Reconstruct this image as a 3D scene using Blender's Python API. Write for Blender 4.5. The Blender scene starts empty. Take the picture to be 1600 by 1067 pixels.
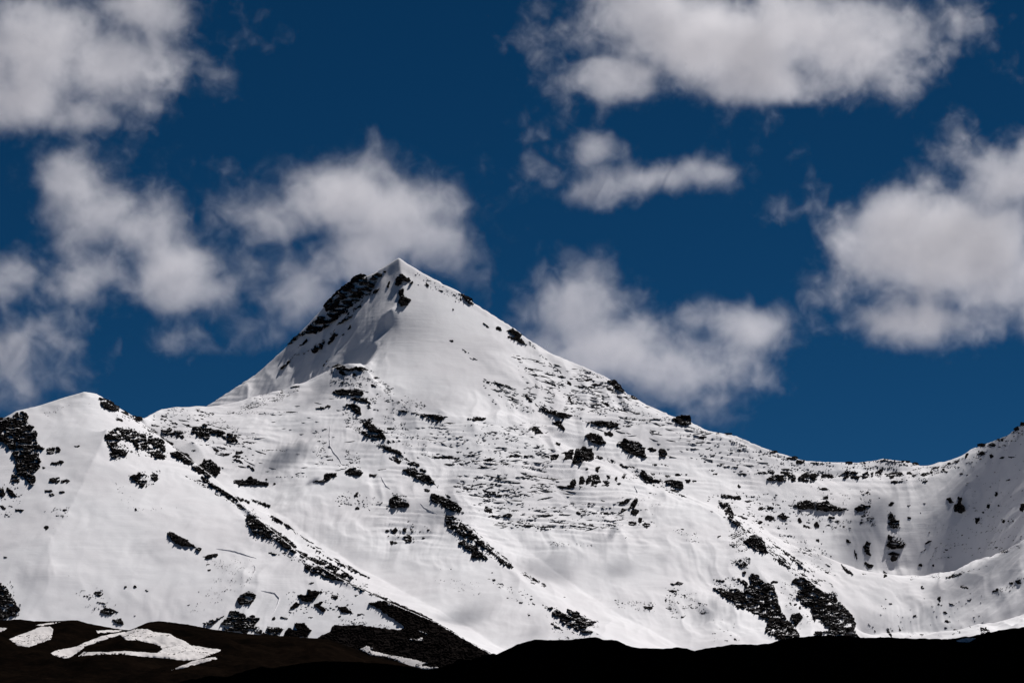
import bpy, bmesh, math, random
import numpy as np
from mathutils import Vector
from mathutils.geometry import delaunay_2d_cdt

random.seed(7)
RNG = np.random.default_rng(11)
sc = bpy.context.scene
COL = sc.collection

# ------------------------------------------------------------------ camera
F = 3764.0                       # focal length in photo pixels (1600 wide): a telephoto
HORIZON = 1250.0                 # where eye level falls, below the frame: the camera looks up
PITCH = math.atan((HORIZON - 533.5) / F)
EYE = 2.0
cam_data = bpy.data.cameras.new('camera')
cam_data.sensor_width = 36
cam_data.lens = 36 * F / 1600
cam_data.clip_start = 1
cam_data.clip_end = 200000
camera = bpy.data.objects.new('camera', cam_data)
COL.objects.link(camera)
camera.location = (0, 0, EYE)
camera.rotation_euler = (math.pi / 2 + PITCH, 0, 0)
sc.camera = camera

# ------------------------------------------------------------------ sky, sun, exposure
SUN_EL, SUN_AZ = math.radians(57), math.radians(42)      # azimuth from +Y towards +X
world = bpy.data.worlds.new('World')
sc.world = world
world.use_nodes = True
wt = world.node_tree
bg = wt.nodes['Background']
sky = wt.nodes.new('ShaderNodeTexSky')
sky.sky_type = 'NISHITA'
sky.sun_disc = False
sky.sun_elevation = SUN_EL
sky.sun_rotation = SUN_AZ
sky.altitude = 5500
sky.air_density = 0.66
sky.dust_density = 0.0
sky.ozone_density = 4.0
tone = wt.nodes.new('ShaderNodeHueSaturation')            # polarised, contrasty sky of the photograph
tone.inputs['Hue'].default_value = 0.493
tone.inputs['Saturation'].default_value = 1.27
tone.inputs['Value'].default_value = 0.54
wt.links.new(sky.outputs[0], tone.inputs['Color'])
wt.links.new(tone.outputs[0], bg.inputs[0])
bg.inputs[1].default_value = 0.06
sun_dir = Vector((math.cos(SUN_EL) * math.sin(SUN_AZ), math.cos(SUN_EL) * math.cos(SUN_AZ), math.sin(SUN_EL)))
sun_data = bpy.data.lights.new('sun', 'SUN')
sun_data.energy = 4.1
sun_data.angle = math.radians(0.5)
sun_data.color = (1.0, 0.97, 0.945)
sun = bpy.data.objects.new('sun', sun_data)
COL.objects.link(sun)
sun.location = (2000, 3000, 6000)
sun.rotation_euler = sun_dir.to_track_quat('Z', 'Y').to_euler()
vs = sc.view_settings
vs.view_transform = 'Standard'
vs.look = 'None'
vs.exposure = 0.0
vs.gamma = 1.0
vs.use_curve_mapping = False
sc.cycles.max_bounces = 6
sc.cycles.volume_bounces = 3
sc.cycles.diffuse_bounces = 3
sc.cycles.use_denoising = True

# ------------------------------------------------------------------ small tools
CP, SP = math.cos(PITCH), math.sin(PITCH)


def ray(px, py):
    """u = dx/dy and m = dz/dy of the sight line through a photo pixel (arrays welcome)."""
    x = (np.asarray(px, float) - 800) / F
    y = (533.5 - np.asarray(py, float)) / F
    dy = CP - y * SP
    return x / dy, (SP + y * CP) / dy


def P(px, py, Y):
    u, m = ray(px, py)
    return Vector((float(u) * Y, Y, EYE + float(m) * Y))


def _hash2(ix, iy, seed):
    h = (ix.astype(np.int64) * 374761393 + iy.astype(np.int64) * 668265263 + seed * 974634777) & 0xffffffff
    h = ((h ^ (h >> 13)) * 1274126177) & 0xffffffff
    h = (h ^ (h >> 16)) & 0xffff
    return h.astype(np.float64) * (2 * math.pi / 65536)


def perlin(x, y, seed=0):
    x = np.asarray(x, float)
    y = np.asarray(y, float)
    ix, iy = np.floor(x), np.floor(y)
    fx, fy = x - ix, y - iy
    sx, sy = fx * fx * fx * (fx * (fx * 6 - 15) + 10), fy * fy * fy * (fy * (fy * 6 - 15) + 10)
    g = []
    for dx in (0, 1):
        for dy in (0, 1):
            a = _hash2(ix + dx, iy + dy, seed)
            g.append(np.cos(a) * (fx - dx) + np.sin(a) * (fy - dy))
    a = g[0] + (g[2] - g[0]) * sx
    b = g[1] + (g[3] - g[1]) * sx
    return (a + (b - a) * sy) * 1.5


def fbm(x, y, octaves=4, seed=0, gain=0.5):
    s, a = 0.0, 1.0
    for o in range(octaves):
        s = s + a * perlin(x * 2 ** o, y * 2 ** o, seed + o * 17)
        a *= gain
    return s


def tag(o, label=None, cat=None, group=None, kind=None):
    if label:
        o['label'] = label
    if cat:
        o['category'] = cat
    if group:
        o['group'] = group
    if kind:
        o['kind'] = kind
    return o


def link_mesh(name, verts, faces, mat, parent=None, smooth=False):
    me = bpy.data.meshes.new(name)
    me.from_pydata([tuple(v) for v in verts], [], [tuple(f) for f in faces])
    me.materials.append(mat)
    if smooth:
        me.polygons.foreach_set('use_smooth', [True] * len(me.polygons))
    me.update()
    o = bpy.data.objects.new(name, me)
    COL.objects.link(o)
    if parent is not None:
        o.parent = parent
    return o


def grid_mesh(name, X, Y, Z, mat):
    """One heightfield sheet from 2-D arrays (rows x columns)."""
    nr, nc = X.shape
    co = np.stack([X, Y, Z], -1).reshape(-1, 3).astype(np.float32)
    idx = np.arange(nr * nc, dtype=np.int32).reshape(nr, nc)
    quads = np.stack([idx[:-1, :-1], idx[:-1, 1:], idx[1:, 1:], idx[1:, :-1]], -1).reshape(-1, 4)
    me = bpy.data.meshes.new(name)
    me.vertices.add(len(co))
    me.vertices.foreach_set('co', co.ravel())
    me.loops.add(quads.size)
    me.loops.foreach_set('vertex_index', quads.ravel())
    me.polygons.add(len(quads))
    me.polygons.foreach_set('loop_start', np.arange(0, quads.size, 4, dtype=np.int32))
    me.polygons.foreach_set('use_smooth', np.ones(len(quads), bool))
    me.update(calc_edges=True)
    me.materials.append(mat)
    o = bpy.data.objects.new(name, me)
    COL.objects.link(o)
    return o


# ------------------------------------------------------------------ materials
class NT:
    def __init__(self, name):
        self.m = bpy.data.materials.new(name)
        self.m.use_nodes = True
        self.t = self.m.node_tree
        self.b = self.t.nodes['Principled BSDF']

    def n(self, kind, **kw):
        nd = self.t.nodes.new(kind)
        for k, v in kw.items():
            setattr(nd, k, v)
        return nd

    def l(self, a, b):
        self.t.links.new(a, b)

    def noise(self, vec, scale, detail=4, rough=0.55, dist=0.0):
        nd = self.n('ShaderNodeTexNoise')
        nd.inputs['Scale'].default_value = scale
        nd.inputs['Detail'].default_value = detail
        nd.inputs['Roughness'].default_value = rough
        nd.inputs['Distortion'].default_value = dist
        self.l(vec, nd.inputs['Vector'])
        return nd.outputs['Fac']

    def mapped(self, vec, scale, rot=(0, 0, 0)):
        nd = self.n('ShaderNodeMapping')
        nd.inputs['Scale'].default_value = scale
        nd.inputs['Rotation'].default_value = rot
        self.l(vec, nd.inputs['Vector'])
        return nd.outputs[0]

    def math(self, op, a, b=None, clamp=False):
        nd = self.n('ShaderNodeMath', operation=op, use_clamp=clamp)
        for i, v in enumerate((a, b)):
            if v is None:
                continue
            if hasattr(v, 'is_output'):
                self.l(v, nd.inputs[i])
            else:
                nd.inputs[i].default_value = v
        return nd.outputs[0]

    def range(self, v, a, b, c=0.0, d=1.0, kind='SMOOTHSTEP'):
        nd = self.n('ShaderNodeMapRange', interpolation_type=kind)
        self.l(v, nd.inputs[0])
        for i, x in enumerate((a, b, c, d)):
            nd.inputs[i + 1].default_value = x
        return nd.outputs[0]

    def mix(self, fac, a, b):
        nd = self.n('ShaderNodeMix', data_type='RGBA')
        if hasattr(fac, 'is_output'):
            self.l(fac, nd.inputs[0])
        else:
            nd.inputs[0].default_value = fac
        for s, v in ((nd.inputs[6], a), (nd.inputs[7], b)):
            if hasattr(v, 'is_output'):
                self.l(v, s)
            else:
                s.default_value = (*v, 1)
        return nd.outputs[2]

    def bump(self, h, dist, strength=1.0, normal=None):
        nd = self.n('ShaderNodeBump')
        nd.inputs['Strength'].default_value = strength
        nd.inputs['Distance'].default_value = dist
        self.l(h, nd.inputs['Height'])
        if normal is not None:
            self.l(normal, nd.inputs['Normal'])
        return nd.outputs[0]


SNOW_COL = (0.80, 0.785, 0.80)


def snow_material(name='snow', c0=(0.77, 0.75, 0.765), c1=(0.83, 0.82, 0.835)):
    k = NT(name)
    pos = k.n('ShaderNodeNewGeometry').outputs['Position']
    # wind-packed relief, faint bedding under the snow and runnels
    broad = k.noise(k.mapped(pos, (1, 1, 1)), 1 / 70, 5, 0.55, 0.4)
    beds = k.noise(k.mapped(pos, (1 / 160, 1 / 160, 1 / 9)), 1.0, 3, 0.6, 0.3)
    fine = k.noise(pos, 1 / 9, 4, 0.6)
    where = k.range(k.noise(pos, 1 / 420, 2, 0.5), 0.45, 0.62)
    b1 = k.bump(broad, 7.0, 0.2)
    b2 = k.bump(k.math('MULTIPLY', beds, where), 2.5, 0.32, b1)
    b3 = k.bump(fine, 0.8, 0.22, b2)
    k.l(b3, k.b.inputs['Normal'])
    tint = k.range(k.noise(pos, 1 / 260, 4, 0.6), 0.3, 0.7)
    k.l(k.mix(tint, c0, c1), k.b.inputs['Base Color'])
    k.b.inputs['Roughness'].default_value = 0.75
    k.b.inputs['Specular IOR Level'].default_value = 0.15
    return k.m


def rock_material(name, dark, pale, snow_at=1.0, wet=0.0):
    k = NT(name)
    geo = k.n('ShaderNodeNewGeometry')
    pos, nor = geo.outputs['Position'], geo.outputs['True Normal']
    beds = k.noise(k.mapped(pos, (1 / 45, 1 / 45, 1 / 9)), 1.0, 6, 0.7, 1.2)
    crag = k.noise(pos, 1 / 12, 6, 0.65)
    col = k.mix(k.range(beds, 0.35, 0.7), dark, pale)
    nz = k.n('ShaderNodeSeparateXYZ')
    k.l(nor, nz.inputs[0])
    s = k.math('ADD', nz.outputs[2], k.math('MULTIPLY', k.math('SUBTRACT', k.noise(k.mapped(pos, (1 / 34, 1 / 34, 1 / 11)), 1.0, 4, 0.7), 0.5), 1.0))
    snow = k.range(s, snow_at, snow_at + 0.06)
    k.l(k.mix(snow, col, SNOW_COL), k.b.inputs['Base Color'])
    h = k.math('ADD', k.math('MULTIPLY', beds, 0.5), crag)
    k.l(k.bump(h, 5.0, 0.8), k.b.inputs['Normal'])
    k.b.inputs['Roughness'].default_value = 0.9
    k.b.inputs['Specular IOR Level'].default_value = 0.0
    return k.m


M_SNOW = snow_material()
M_OLD = snow_material('old_snow', (0.60, 0.56, 0.55), (0.70, 0.67, 0.66))
M_ROCK = rock_material('dark_rock', (0.008, 0.0076, 0.0082), (0.024, 0.021, 0.020))
M_SCREE = rock_material('dark_scree', (0.006, 0.005, 0.005), (0.016, 0.013, 0.012), 1.9)


def soil_material():
    k = NT('dark_soil')
    pos = k.n('ShaderNodeNewGeometry').outputs['Position']
    a = k.noise(pos, 1 / 120, 6, 0.6, 0.5)
    b = k.noise(pos, 1 / 11, 5, 0.65)
    c = k.math('ADD', k.math('MULTIPLY', a, 0.6), k.math('MULTIPLY', b, 0.4))
    k.l(k.mix(k.range(c, 0.38, 0.66), (0.0022, 0.0017, 0.0014), (0.0075, 0.0048, 0.0034)), k.b.inputs['Base Color'])
    k.l(k.bump(b, 2.0, 0.8), k.b.inputs['Normal'])
    k.b.inputs['Roughness'].default_value = 0.95
    k.b.inputs['Specular IOR Level'].default_value = 0.0
    return k.m


M_SOIL = soil_material()

# ------------------------------------------------------------------ the mountain: a heightfield through its ridges and gullies
# every line: points (photo px, photo py, distance); the py only fixes how high each surveyed point lies
LINES = dict(
    left_skyline=[(623, 404, 8000), (612, 410, 8000), (590, 424, 8000), (562, 436, 8000), (545, 444, 8000), (520, 465, 7995), (497, 490, 7990), (470, 519, 7980), (450, 540, 7970), (400, 585, 7950), (318, 638, 7900), (250, 690, 7850), (150, 760, 7800)],
    arete=[(623, 404, 8000), (629, 435, 7930), (631, 470, 7850), (612, 482, 7800), (594, 497, 7815), (606, 515, 7780), (585, 532, 7740), (596, 540, 7722), (572, 563, 7665)],
    right_skyline=[(623, 404, 8000), (650, 421, 8000), (682, 439, 8000), (715, 456, 7995), (742, 475, 7985), (775, 496, 7970), (807, 516, 7950), (820, 527, 7940), (862, 553, 7910), (911, 573, 7875), (944, 588, 7850), (960, 597, 7830), (975, 612, 7810), (1006, 630, 7750), (1050, 650, 7660), (1080, 660, 7610), (1107, 673, 7570), (1150, 681, 7530), (1170, 690, 7510), (1202, 703, 7500), (1232, 712, 7520), (1257, 720, 7550), (1300, 722, 7600), (1340, 723, 7650), (1372, 719, 7680), (1380, 717, 7680), (1415, 721, 7700), (1452, 732, 7700), (1500, 720, 7600), (1517, 702, 7540), (1555, 688, 7420), (1575, 680, 7340), (1600, 661, 7250), (1700, 610, 6900), (1850, 560, 6500), (2100, 520, 6100)],
    lip=[(565, 570, 7600), (600, 605, 7440), (640, 640, 7290), (680, 651, 7230), (750, 651, 7260), (805, 650, 7330)],
    spur_c=[(805, 650, 7330), (850, 676, 7330), (905, 703, 7330), (960, 722, 7290), (1000, 750, 7200), (1060, 775, 7060), (1120, 797, 6920), (1160, 825, 6790), (1200, 855, 6660), (1250, 896, 6500), (1300, 947, 6340), (1345, 998, 6200), (1400, 1060, 6000)],
    cirque_gully=[(1150, 786, 7120), (1200, 826, 7100), (1280, 878, 7100), (1340, 897, 7130), (1400, 895, 7180), (1450, 893, 7160), (1500, 893, 7110)],
    headwall=[(1215, 745, 7400), (1300, 745, 7540), (1400, 740, 7640)],
    hump=[(1300, 904, 7000), (1340, 901, 7000), (1400, 903, 7000), (1435, 909, 7000), (1455, 903, 7020), (1490, 904, 7020), (1520, 907, 7000)],
    ridge_d=[(1520, 907, 7000), (1560, 880, 6850), (1600, 845, 6700), (1700, 790, 6400), (1850, 720, 6000)],
    cirque_low=[(1345, 1000, 6330), (1400, 987, 6330), (1500, 985, 6240), (1600, 975, 6120), (1700, 965, 6000)],
    bowl=[(740, 662, 7190), (760, 760, 6900), (800, 840, 6600), (870, 900, 6370), (950, 950, 6130), (1060, 1010, 5880), (1130, 1050, 5700)],
    spur_b=[(545, 568, 7550), (575, 577, 7510), (605, 625, 7350), (640, 690, 7070), (690, 770, 6770), (720, 818, 6580), (760, 863, 6370), (800, 892, 6220), (860, 950, 5970), (930, 987, 5780), (1000, 1030, 5600)],
    ridge_b=[(565, 568, 7590), (545, 568, 7550), (520, 575, 7570), (470, 600, 7600), (430, 613, 7600), (400, 619, 7580), (360, 632, 7550), (318, 638, 7500), (275, 636, 7420), (250, 640, 7350), (232, 650, 7280), (219, 657, 7150)],
    left_hill=[(219, 657, 7000), (190, 640, 6950), (165, 625, 6900), (150, 615, 6850), (132, 612, 6800), (100, 621, 6780), (60, 634, 6750), (25, 642, 6700), (8, 652, 6680), (-40, 665, 6650), (-150, 690, 6600), (-300, 740, 6500)],
    spur_a=[(219, 657, 7000), (240, 675, 6850), (262, 691, 6750), (330, 742, 6500), (400, 806, 6200), (470, 866, 5950), (530, 902, 5800), (600, 937, 5600), (680, 971, 5400), (770, 1023, 5100), (850, 1075, 4900)],
    gully_a=[(300, 690, 7000), (345, 735, 6860), (400, 778, 6700), (470, 830, 6500), (530, 868, 6370), (600, 905, 6200), (700, 960, 5900), (790, 1015, 5650), (850, 1060, 5450)],
    crest_left=[(168, 665, 6570), (150, 710, 6395), (115, 780, 6140), (75, 850, 5915), (85, 900, 5770)],
    left_base=[(-300, 985, 5500), (-100, 980, 5540), (0, 976, 5570), (100, 973, 5600), (200, 981, 5570), (320, 992, 5540), (450, 1012, 5450), (600, 1047, 5200), (700, 1062, 5050)],
)
# hollows right behind a crest, so that it stands clear of what lies beyond: (line, distance behind, drop)
BEHIND = [('spur_a', 170, 22), ('hump', 110, 16), ('ridge_b', 120, 40), ('left_hill', 200, 60)]

PXS = np.concatenate([np.arange(-460, -180, 4.0), np.arange(-180, 1840, 1.6), np.arange(1840, 2120, 4.0)])
US = (PXS - 800) / F
YS = np.concatenate([np.arange(4300, 4900, 14.0), np.arange(4900, 8080, 6.0), np.arange(8080, 9300, 20.0)])
NC, NR = len(US), len(YS)


def densify(pts, step=1.0):
    out = []
    for (a, b) in zip(pts[:-1], pts[1:]):
        n = max(2, int(max(abs(b[0] - a[0]), abs(b[1] - a[1]), abs(b[2] - a[2]) / 5) / step))
        for i in range(n):
            t = i / n
            out.append([a[k] + (b[k] - a[k]) * t for k in range(3)])
    out.append(list(pts[-1]))
    return np.array(out)


def solve_mountain():
    acc = np.zeros((NR, NC))
    cnt = np.zeros((NR, NC))

    def put(u, Y, z):
        i = np.clip(np.round(np.interp(u, US, np.arange(NC))).astype(int), 0, NC - 1)
        j = np.clip(np.round(np.interp(Y, YS, np.arange(NR))).astype(int), 0, NR - 1)
        np.add.at(acc, (j, i), z)
        np.add.at(cnt, (j, i), 1)

    for name, pts in LINES.items():
        d = densify(pts)
        u, m = ray(d[:, 0], d[:, 1])
        wob = 1.2 * fbm(d[:, 0] / 14, d[:, 1] / 14, 3, 5) if name not in ('bowl', 'gully_a', 'gully_left', 'cirque_gully', 'left_base', 'cirque_low') else 0
        put(u, d[:, 2], EYE + m * d[:, 2] + wob)
        for nm, back, drop in BEHIND:
            if nm == name:
                put(u, d[:, 2] + back, EYE + m * d[:, 2] - drop)
    far = np.full(NC, 350.0)
    put(US, np.full(NC, YS[-1]), far)
    put(US, np.full(NC, YS[0]), np.interp(PXS, [-460, 300, 800, 1300, 2060], [230, 200, 190, 230, 260]))
    Z = None
    for f in (32, 16, 8, 4, 2, 1):
        nr, nc = -(-NR // f), -(-NC // f)
        pa = np.zeros((nr * f, nc * f))
        pc = np.zeros((nr * f, nc * f))
        pa[:NR, :NC] = acc
        pc[:NR, :NC] = cnt
        a = pa.reshape(nr, f, nc, f).sum((1, 3))
        c = pc.reshape(nr, f, nc, f).sum((1, 3))
        fixed = c > 0
        val = np.where(fixed, a / np.maximum(c, 1), 0)
        if Z is None:
            Z = np.full((nr, nc), 600.0)
        else:
            Z = np.repeat(np.repeat(Z, 2, 0), 2, 1)[:nr, :nc]
            Z = np.pad(Z, ((0, max(0, nr - Z.shape[0])), (0, max(0, nc - Z.shape[1]))), mode='edge')
        wx, wy = 1 / 3.1 ** 2, 1 / 6.0 ** 2
        for it in range({32: 600, 16: 400, 8: 250, 4: 160, 2: 90, 1: 50}[f]):
            Z[fixed] = val[fixed]
            p = np.pad(Z, 1, mode='edge')
            Z = (wx * (p[1:-1, :-2] + p[1:-1, 2:]) + wy * (p[:-2, 1:-1] + p[2:, 1:-1])) / (2 * (wx + wy))
        Z[fixed] = val[fixed]
    for it in range(3):                                   # weathering: take the razor edge off
        p = np.pad(Z, 1, mode='edge')
        Zs = (p[1:-1, :-2] + p[1:-1, 2:] + p[:-2, 1:-1] + p[2:, 1:-1]) / 4
        Z = Z + 0.5 * (Zs - Z)
    return Z


GX = US[None, :] * YS[:, None]
GY = np.repeat(YS[:, None], NC, 1)
GZ = solve_mountain()


def photo_of(X, Y, Z):
    u, m = X / Y, (Z - EYE) / Y
    y = (m * CP - SP) / (CP + m * SP)
    return 800 + F * u * (CP - y * SP), 533.5 - F * y


def soft_box(px, py, x0, y0, x1, y1, e):
    k = lambda v, a, b: np.clip((v - a) / e, 0, 1) * np.clip((b - v) / e, 0, 1)
    return k(px, x0, x1) * k(py, y0, y1)


def box_blur(a, rx, ry):
    for ax, r in ((0, ry), (1, rx)):
        for _ in range(2):
            p = np.pad(a, [(r + 1, r) if k == ax else (0, 0) for k in (0, 1)], mode='edge').cumsum(ax)
            a = (np.take(p, range(2 * r + 1, p.shape[ax]), ax) - np.take(p, range(0, p.shape[ax] - 2 * r - 1), ax)) / (2 * r + 1)
    return a


# relief: broad swells, ribs and gullies running down the slopes, flutes, mounds, a little roughness
GPX, GPY = photo_of(GX, GY, GZ)
warp = 40 * perlin(GX / 160, GY / 160, 3)
calm = 1 - 0.75 * soft_box(GPX, GPY, 575, 400, 800, 655, 60)          # the snow dome is smooth
smooth_hill = 1 - 0.75 * soft_box(GPX, GPY, -500, 600, 400, 1030, 60)
low = 1 - 0.5 * soft_box(GPX, GPY, 380, 840, 1100, 1060, 60)
GZ += calm * (0.4 + 0.6 * smooth_hill) * low * 12.0 * fbm((GX + warp) / 210, GY / 280, 4, 21, 0.5)
rib = 1 - np.abs(perlin((GX + 0.8 * warp) / 75, GY / 420, 51)) * 2
GZ += calm * smooth_hill * low * 9.0 * rib * np.clip(0.35 + 1.2 * perlin(GX / 420, GY / 420, 52), 0, 1)
GZ += calm * smooth_hill * low * 1.4 * fbm((GX + 0.5 * warp) / 24, GY / 330, 3, 55, 0.6) * np.clip(0.4 + 1.3 * perlin(GX / 300, GY / 300, 56), 0, 1)
GZ += calm * smooth_hill * low * 0.6 * fbm(GX / 26, GY / 40, 3, 41, 0.55)


# rock beds under the snow: level steps, each a gentle tread and a steep riser
def beds(mask, period, height, dip, seed):
    q = (GZ + dip * GX + 9 * fbm(GX / 190, GY / 160, 3, seed)) / period
    s = q - np.floor(q)
    step = np.where(s < 0.72, 0.5 - s / 0.72, (s - 0.72) / 0.28 - 0.5)
    lay = np.floor(q)
    part = np.clip(0.25 + 1.5 * perlin(GX / 130 + 7.3 * lay, lay * 3.7 + GY / 900, seed + 2), 0, 1.2)
    return mask * part * height * step


m_bowl = np.maximum(soft_box(GPX, GPY, 560, 640, 1030, 880, 45), soft_box(GPX, GPY, 860, 560, 1220, 790, 45))
m_left = soft_box(GPX, GPY, 225, 560, 620, 760, 40)
m_wall = soft_box(GPX, GPY, 1150, 690, 1480, 880, 50)
GZ += beds(m_bowl, 19.0, 6.5, 0.05, 301) + beds(m_left, 24.0, 3.8, 0.06, 321) + beds(m_wall, 30.0, 3.8, 0.0, 341)
# flutes on the left flank of the peak and streaks on the wall under the right peak, both down the fall line
a = GPX * 0.80 + GPY * 0.60
b = -GPX * 0.60 + GPY * 0.80
GZ += soft_box(GPX, GPY, 300, 400, 610, 640, 25) * (GY > 7600) * 4.2 * fbm(a / 9 + 0.4 * perlin(b / 60, a / 30, 8), b / 130, 3, 61, 0.6)
a2 = GPX * 0.62 + GPY * 0.79
b2 = -GPX * 0.79 + GPY * 0.62
GZ += soft_box(GPX, GPY, 1430, 690, 1760, 1000, 60) * 2.4 * fbm(a2 / 10 + 0.4 * perlin(b2 / 70, a2 / 40, 9), b2 / 140, 3, 66, 0.6)
# mounds of the moraine on the cirque floor
GZ += soft_box(GPX, GPY, 1260, 895, 1760, 1010, 30) * 9.0 * fbm(GX / 110, GY / 170, 2, 71, 0.4)
# settle the surveyed crests back to their heights
for rep in range(2):
    mk = np.zeros((NR, NC))
    rs = np.zeros((NR, NC))
    for nm in ('left_skyline', 'right_skyline', 'left_hill', 'ridge_b', 'hump', 'ridge_d', 'spur_a', 'spur_c'):
        d = densify(LINES[nm])
        u, m = ray(d[:, 0], d[:, 1])
        i = np.clip(np.round(np.interp(u, US, np.arange(NC))).astype(int), 0, NC - 1)
        j = np.clip(np.round(np.interp(d[:, 2], YS, np.arange(NR))).astype(int), 0, NR - 1)
        z = EYE + m * d[:, 2] + (1.3 * fbm(d[:, 0] / 9, d[:, 1] / 9, 3, 5) if nm == 'right_skyline' else 0)
        rs[j, i] = np.clip(z - GZ[j, i], -15, 25)
        mk[j, i] = 1
    num, den = box_blur(mk * rs, 2, 3), box_blur(mk, 2, 3)
    GZ += num / np.maximum(den, 1e-6) * np.clip(den / 0.09, 0, 1)
mountain = grid_mesh('mountain', GX, GY, GZ, M_SNOW)
tag(mountain, kind='structure')


def hit(px, py, seen=False):
    """First point of the mountain on the sight line of each photo pixel -> (n, 3)."""
    u, m = ray(px, py)
    u, m = np.atleast_1d(u), np.atleast_1d(m)
    fi = np.interp(u, US, np.arange(NC))
    i0 = np.clip(np.floor(fi).astype(int), 0, NC - 2)
    t = fi - i0
    zc = GZ[:, i0] * (1 - t) + GZ[:, i0 + 1] * t
    gap = zc - (EYE + m[None, :] * YS[:, None])
    above = gap >= 0
    ok = above.any(0)
    j = np.clip(above.argmax(0), 1, NR - 1)
    n = np.arange(len(u))
    g0, g1 = gap[j - 1, n], gap[j, n]
    s = np.where(g1 - g0 != 0, -g0 / (g1 - g0 + 1e-9), 0)
    Y = YS[j - 1] + np.clip(s, 0, 1) * (YS[j] - YS[j - 1])
    if not ok.all():                                      # just over a skyline: stay at its distance
        best = gap.argmax(0)
        Y = np.where(ok, Y, YS[best])
    pts = np.stack([u * Y, Y, EYE + m * Y], -1)
    return (pts, ok) if seen else pts


# ------------------------------------------------------------------ dark foothills in front
def hill(name, crest, width_front, foot_front, width_back, mat, amp, seed, px_step=3.2, ny=150, lumps=60.0):
    """A foothill under a surveyed crest line: concave slope towards the camera, round top, back slope behind."""
    c = np.array(crest, float)
    px = np.arange(c[0, 0], c[-1, 0], px_step)
    py = np.interp(px, c[:, 0], c[:, 1])
    Yc = np.interp(px, c[:, 0], c[:, 2])
    u, m = ray(px, py)
    t = np.concatenate([np.linspace(-1, 0, ny) ** 3 * 0.35 + np.linspace(-1, 0, ny) * 0.65, np.linspace(0, 1, ny // 3)[1:]])
    Y = np.where(t[:, None] < 0, Yc[None] + t[:, None] * width_front, Yc[None] + t[:, None] * width_back)
    X = u[None] * Yc[None] * (Y / Yc[None]) ** 0.5
    top = EYE + m * Yc
    a = np.abs(t)[:, None]
    front = foot_front + (top[None] - foot_front) * (1 - a) ** 1.15
    back = 60 + (top[None] - 60) * (1 - a) ** 1.2
    Z = np.where(t[:, None] < 0, front, back)
    fade = np.clip(a * 6, 0.12, 1) * np.clip((1 - a) * 5, 0, 1)
    Z = Z + fade * amp * fbm(X / lumps, Y / lumps, 5, seed, 0.5) + amp * 0.05 * fbm(X / 6, Y / 6, 3, seed + 5)
    return grid_mesh(name, X, Y, Z, mat), (X, Y, Z, u, m, Yc)


near_hill, _ = hill('near_hill', [(-500, 1100, 1900), (100, 1095, 1850), (250, 1076, 1800), (340, 1060, 1780), (420, 1045, 1760), (500, 1033, 1750), (560, 1033, 1740), (600, 1036, 1730), (637, 1042, 1720), (665, 1047, 1710), (694, 1042, 1700), (750, 1032, 1690), (772, 1024, 1690), (807, 1007, 1690), (835, 999, 1690), (865, 1000, 1690), (895, 1000, 1690), (910, 997, 1690), (930, 995, 1690), (942, 999, 1690), (962, 1000, 1690), (987, 1009, 1690), (1000, 1011, 1690), (1060, 1013, 1690), (1081, 1018, 1690), (1140, 1008, 1700), (1175, 1007, 1700), (1200, 1005, 1700), (1220, 998, 1700), (1240, 994, 1700), (1290, 993, 1700), (1345, 996, 1700), (1400, 996, 1700), (1470, 998, 1680), (1500, 995, 1660), (1525, 991, 1640), (1600, 980, 1600), (1800, 950, 1500), (2100, 930, 1400)],
                     1300, 1.5, 900, M_SOIL, 9.0, 61)
tag(near_hill, kind='structure')
brown_hill, BH = hill('brown_hill', [(-500, 990, 3700), (-100, 975, 3650), (0, 970, 3600), (32, 967, 3600), (52, 970, 3600), (90, 969, 3600), (120, 968, 3600), (140, 974, 3600), (175, 981, 3600), (202, 984, 3600), (230, 972, 3600), (247, 970, 3600), (265, 972, 3600), (295, 976, 3600), (317, 980, 3600), (400, 991, 3580), (450, 994, 3560), (510, 998, 3540), (550, 1011, 3520), (575, 1023, 3500), (620, 1034, 3480), (660, 1046, 3450), (700, 1062, 3400), (800, 1090, 3350), (1000, 1120, 3300)],
                      1300, 95, 900, M_SOIL, 10.0, 71, lumps=90.0)
tag(brown_hill, kind='structure')

# the ground everything stands on, out to the horizon
gx = np.linspace(-60000, 60000, 41)
gy = np.linspace(-40000, 80000, 41)
GGX, GGY = np.meshgrid(gx, gy)
tag(grid_mesh('ground', GGX, GGY, np.zeros_like(GGX), M_SOIL), kind='structure')
# unseen snowed-in high country behind the mountain, added to bounce light onto cloud bases
sx, sy = np.meshgrid(np.linspace(-42000, 42000, 120), np.linspace(9200, 60000, 70))
tag(grid_mesh('bounce_snow_plateau', sx, sy, 345 + 60 * fbm(sx / 5000, sy / 5000, 3, 91), M_SNOW), kind='structure')


def hit_brown(px, py):
    """Sight line of photo pixels onto the brown foothill (columns of the hill are nearly sight planes)."""
    X, Y, Z, u, m, Yc = BH
    from mathutils.bvhtree import BVHTree
    if not hasattr(hit_brown, 'tree'):
        me = brown_hill.data
        hit_brown.tree = BVHTree.FromPolygons([v.co[:] for v in me.vertices], [p.vertices[:] for p in me.polygons])
    uu, mm = ray(px, py)
    out = []
    for a, b in zip(np.atleast_1d(uu), np.atleast_1d(mm)):
        loc, nn, ii, dd = hit_brown.tree.ray_cast(Vector((0, 0, EYE)), Vector((a, 1, b)).normalized(), 1e5)
        out.append(tuple(loc) if loc else (a * 3550, 3550, EYE + b * 3550))
    return np.array(out)


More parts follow.
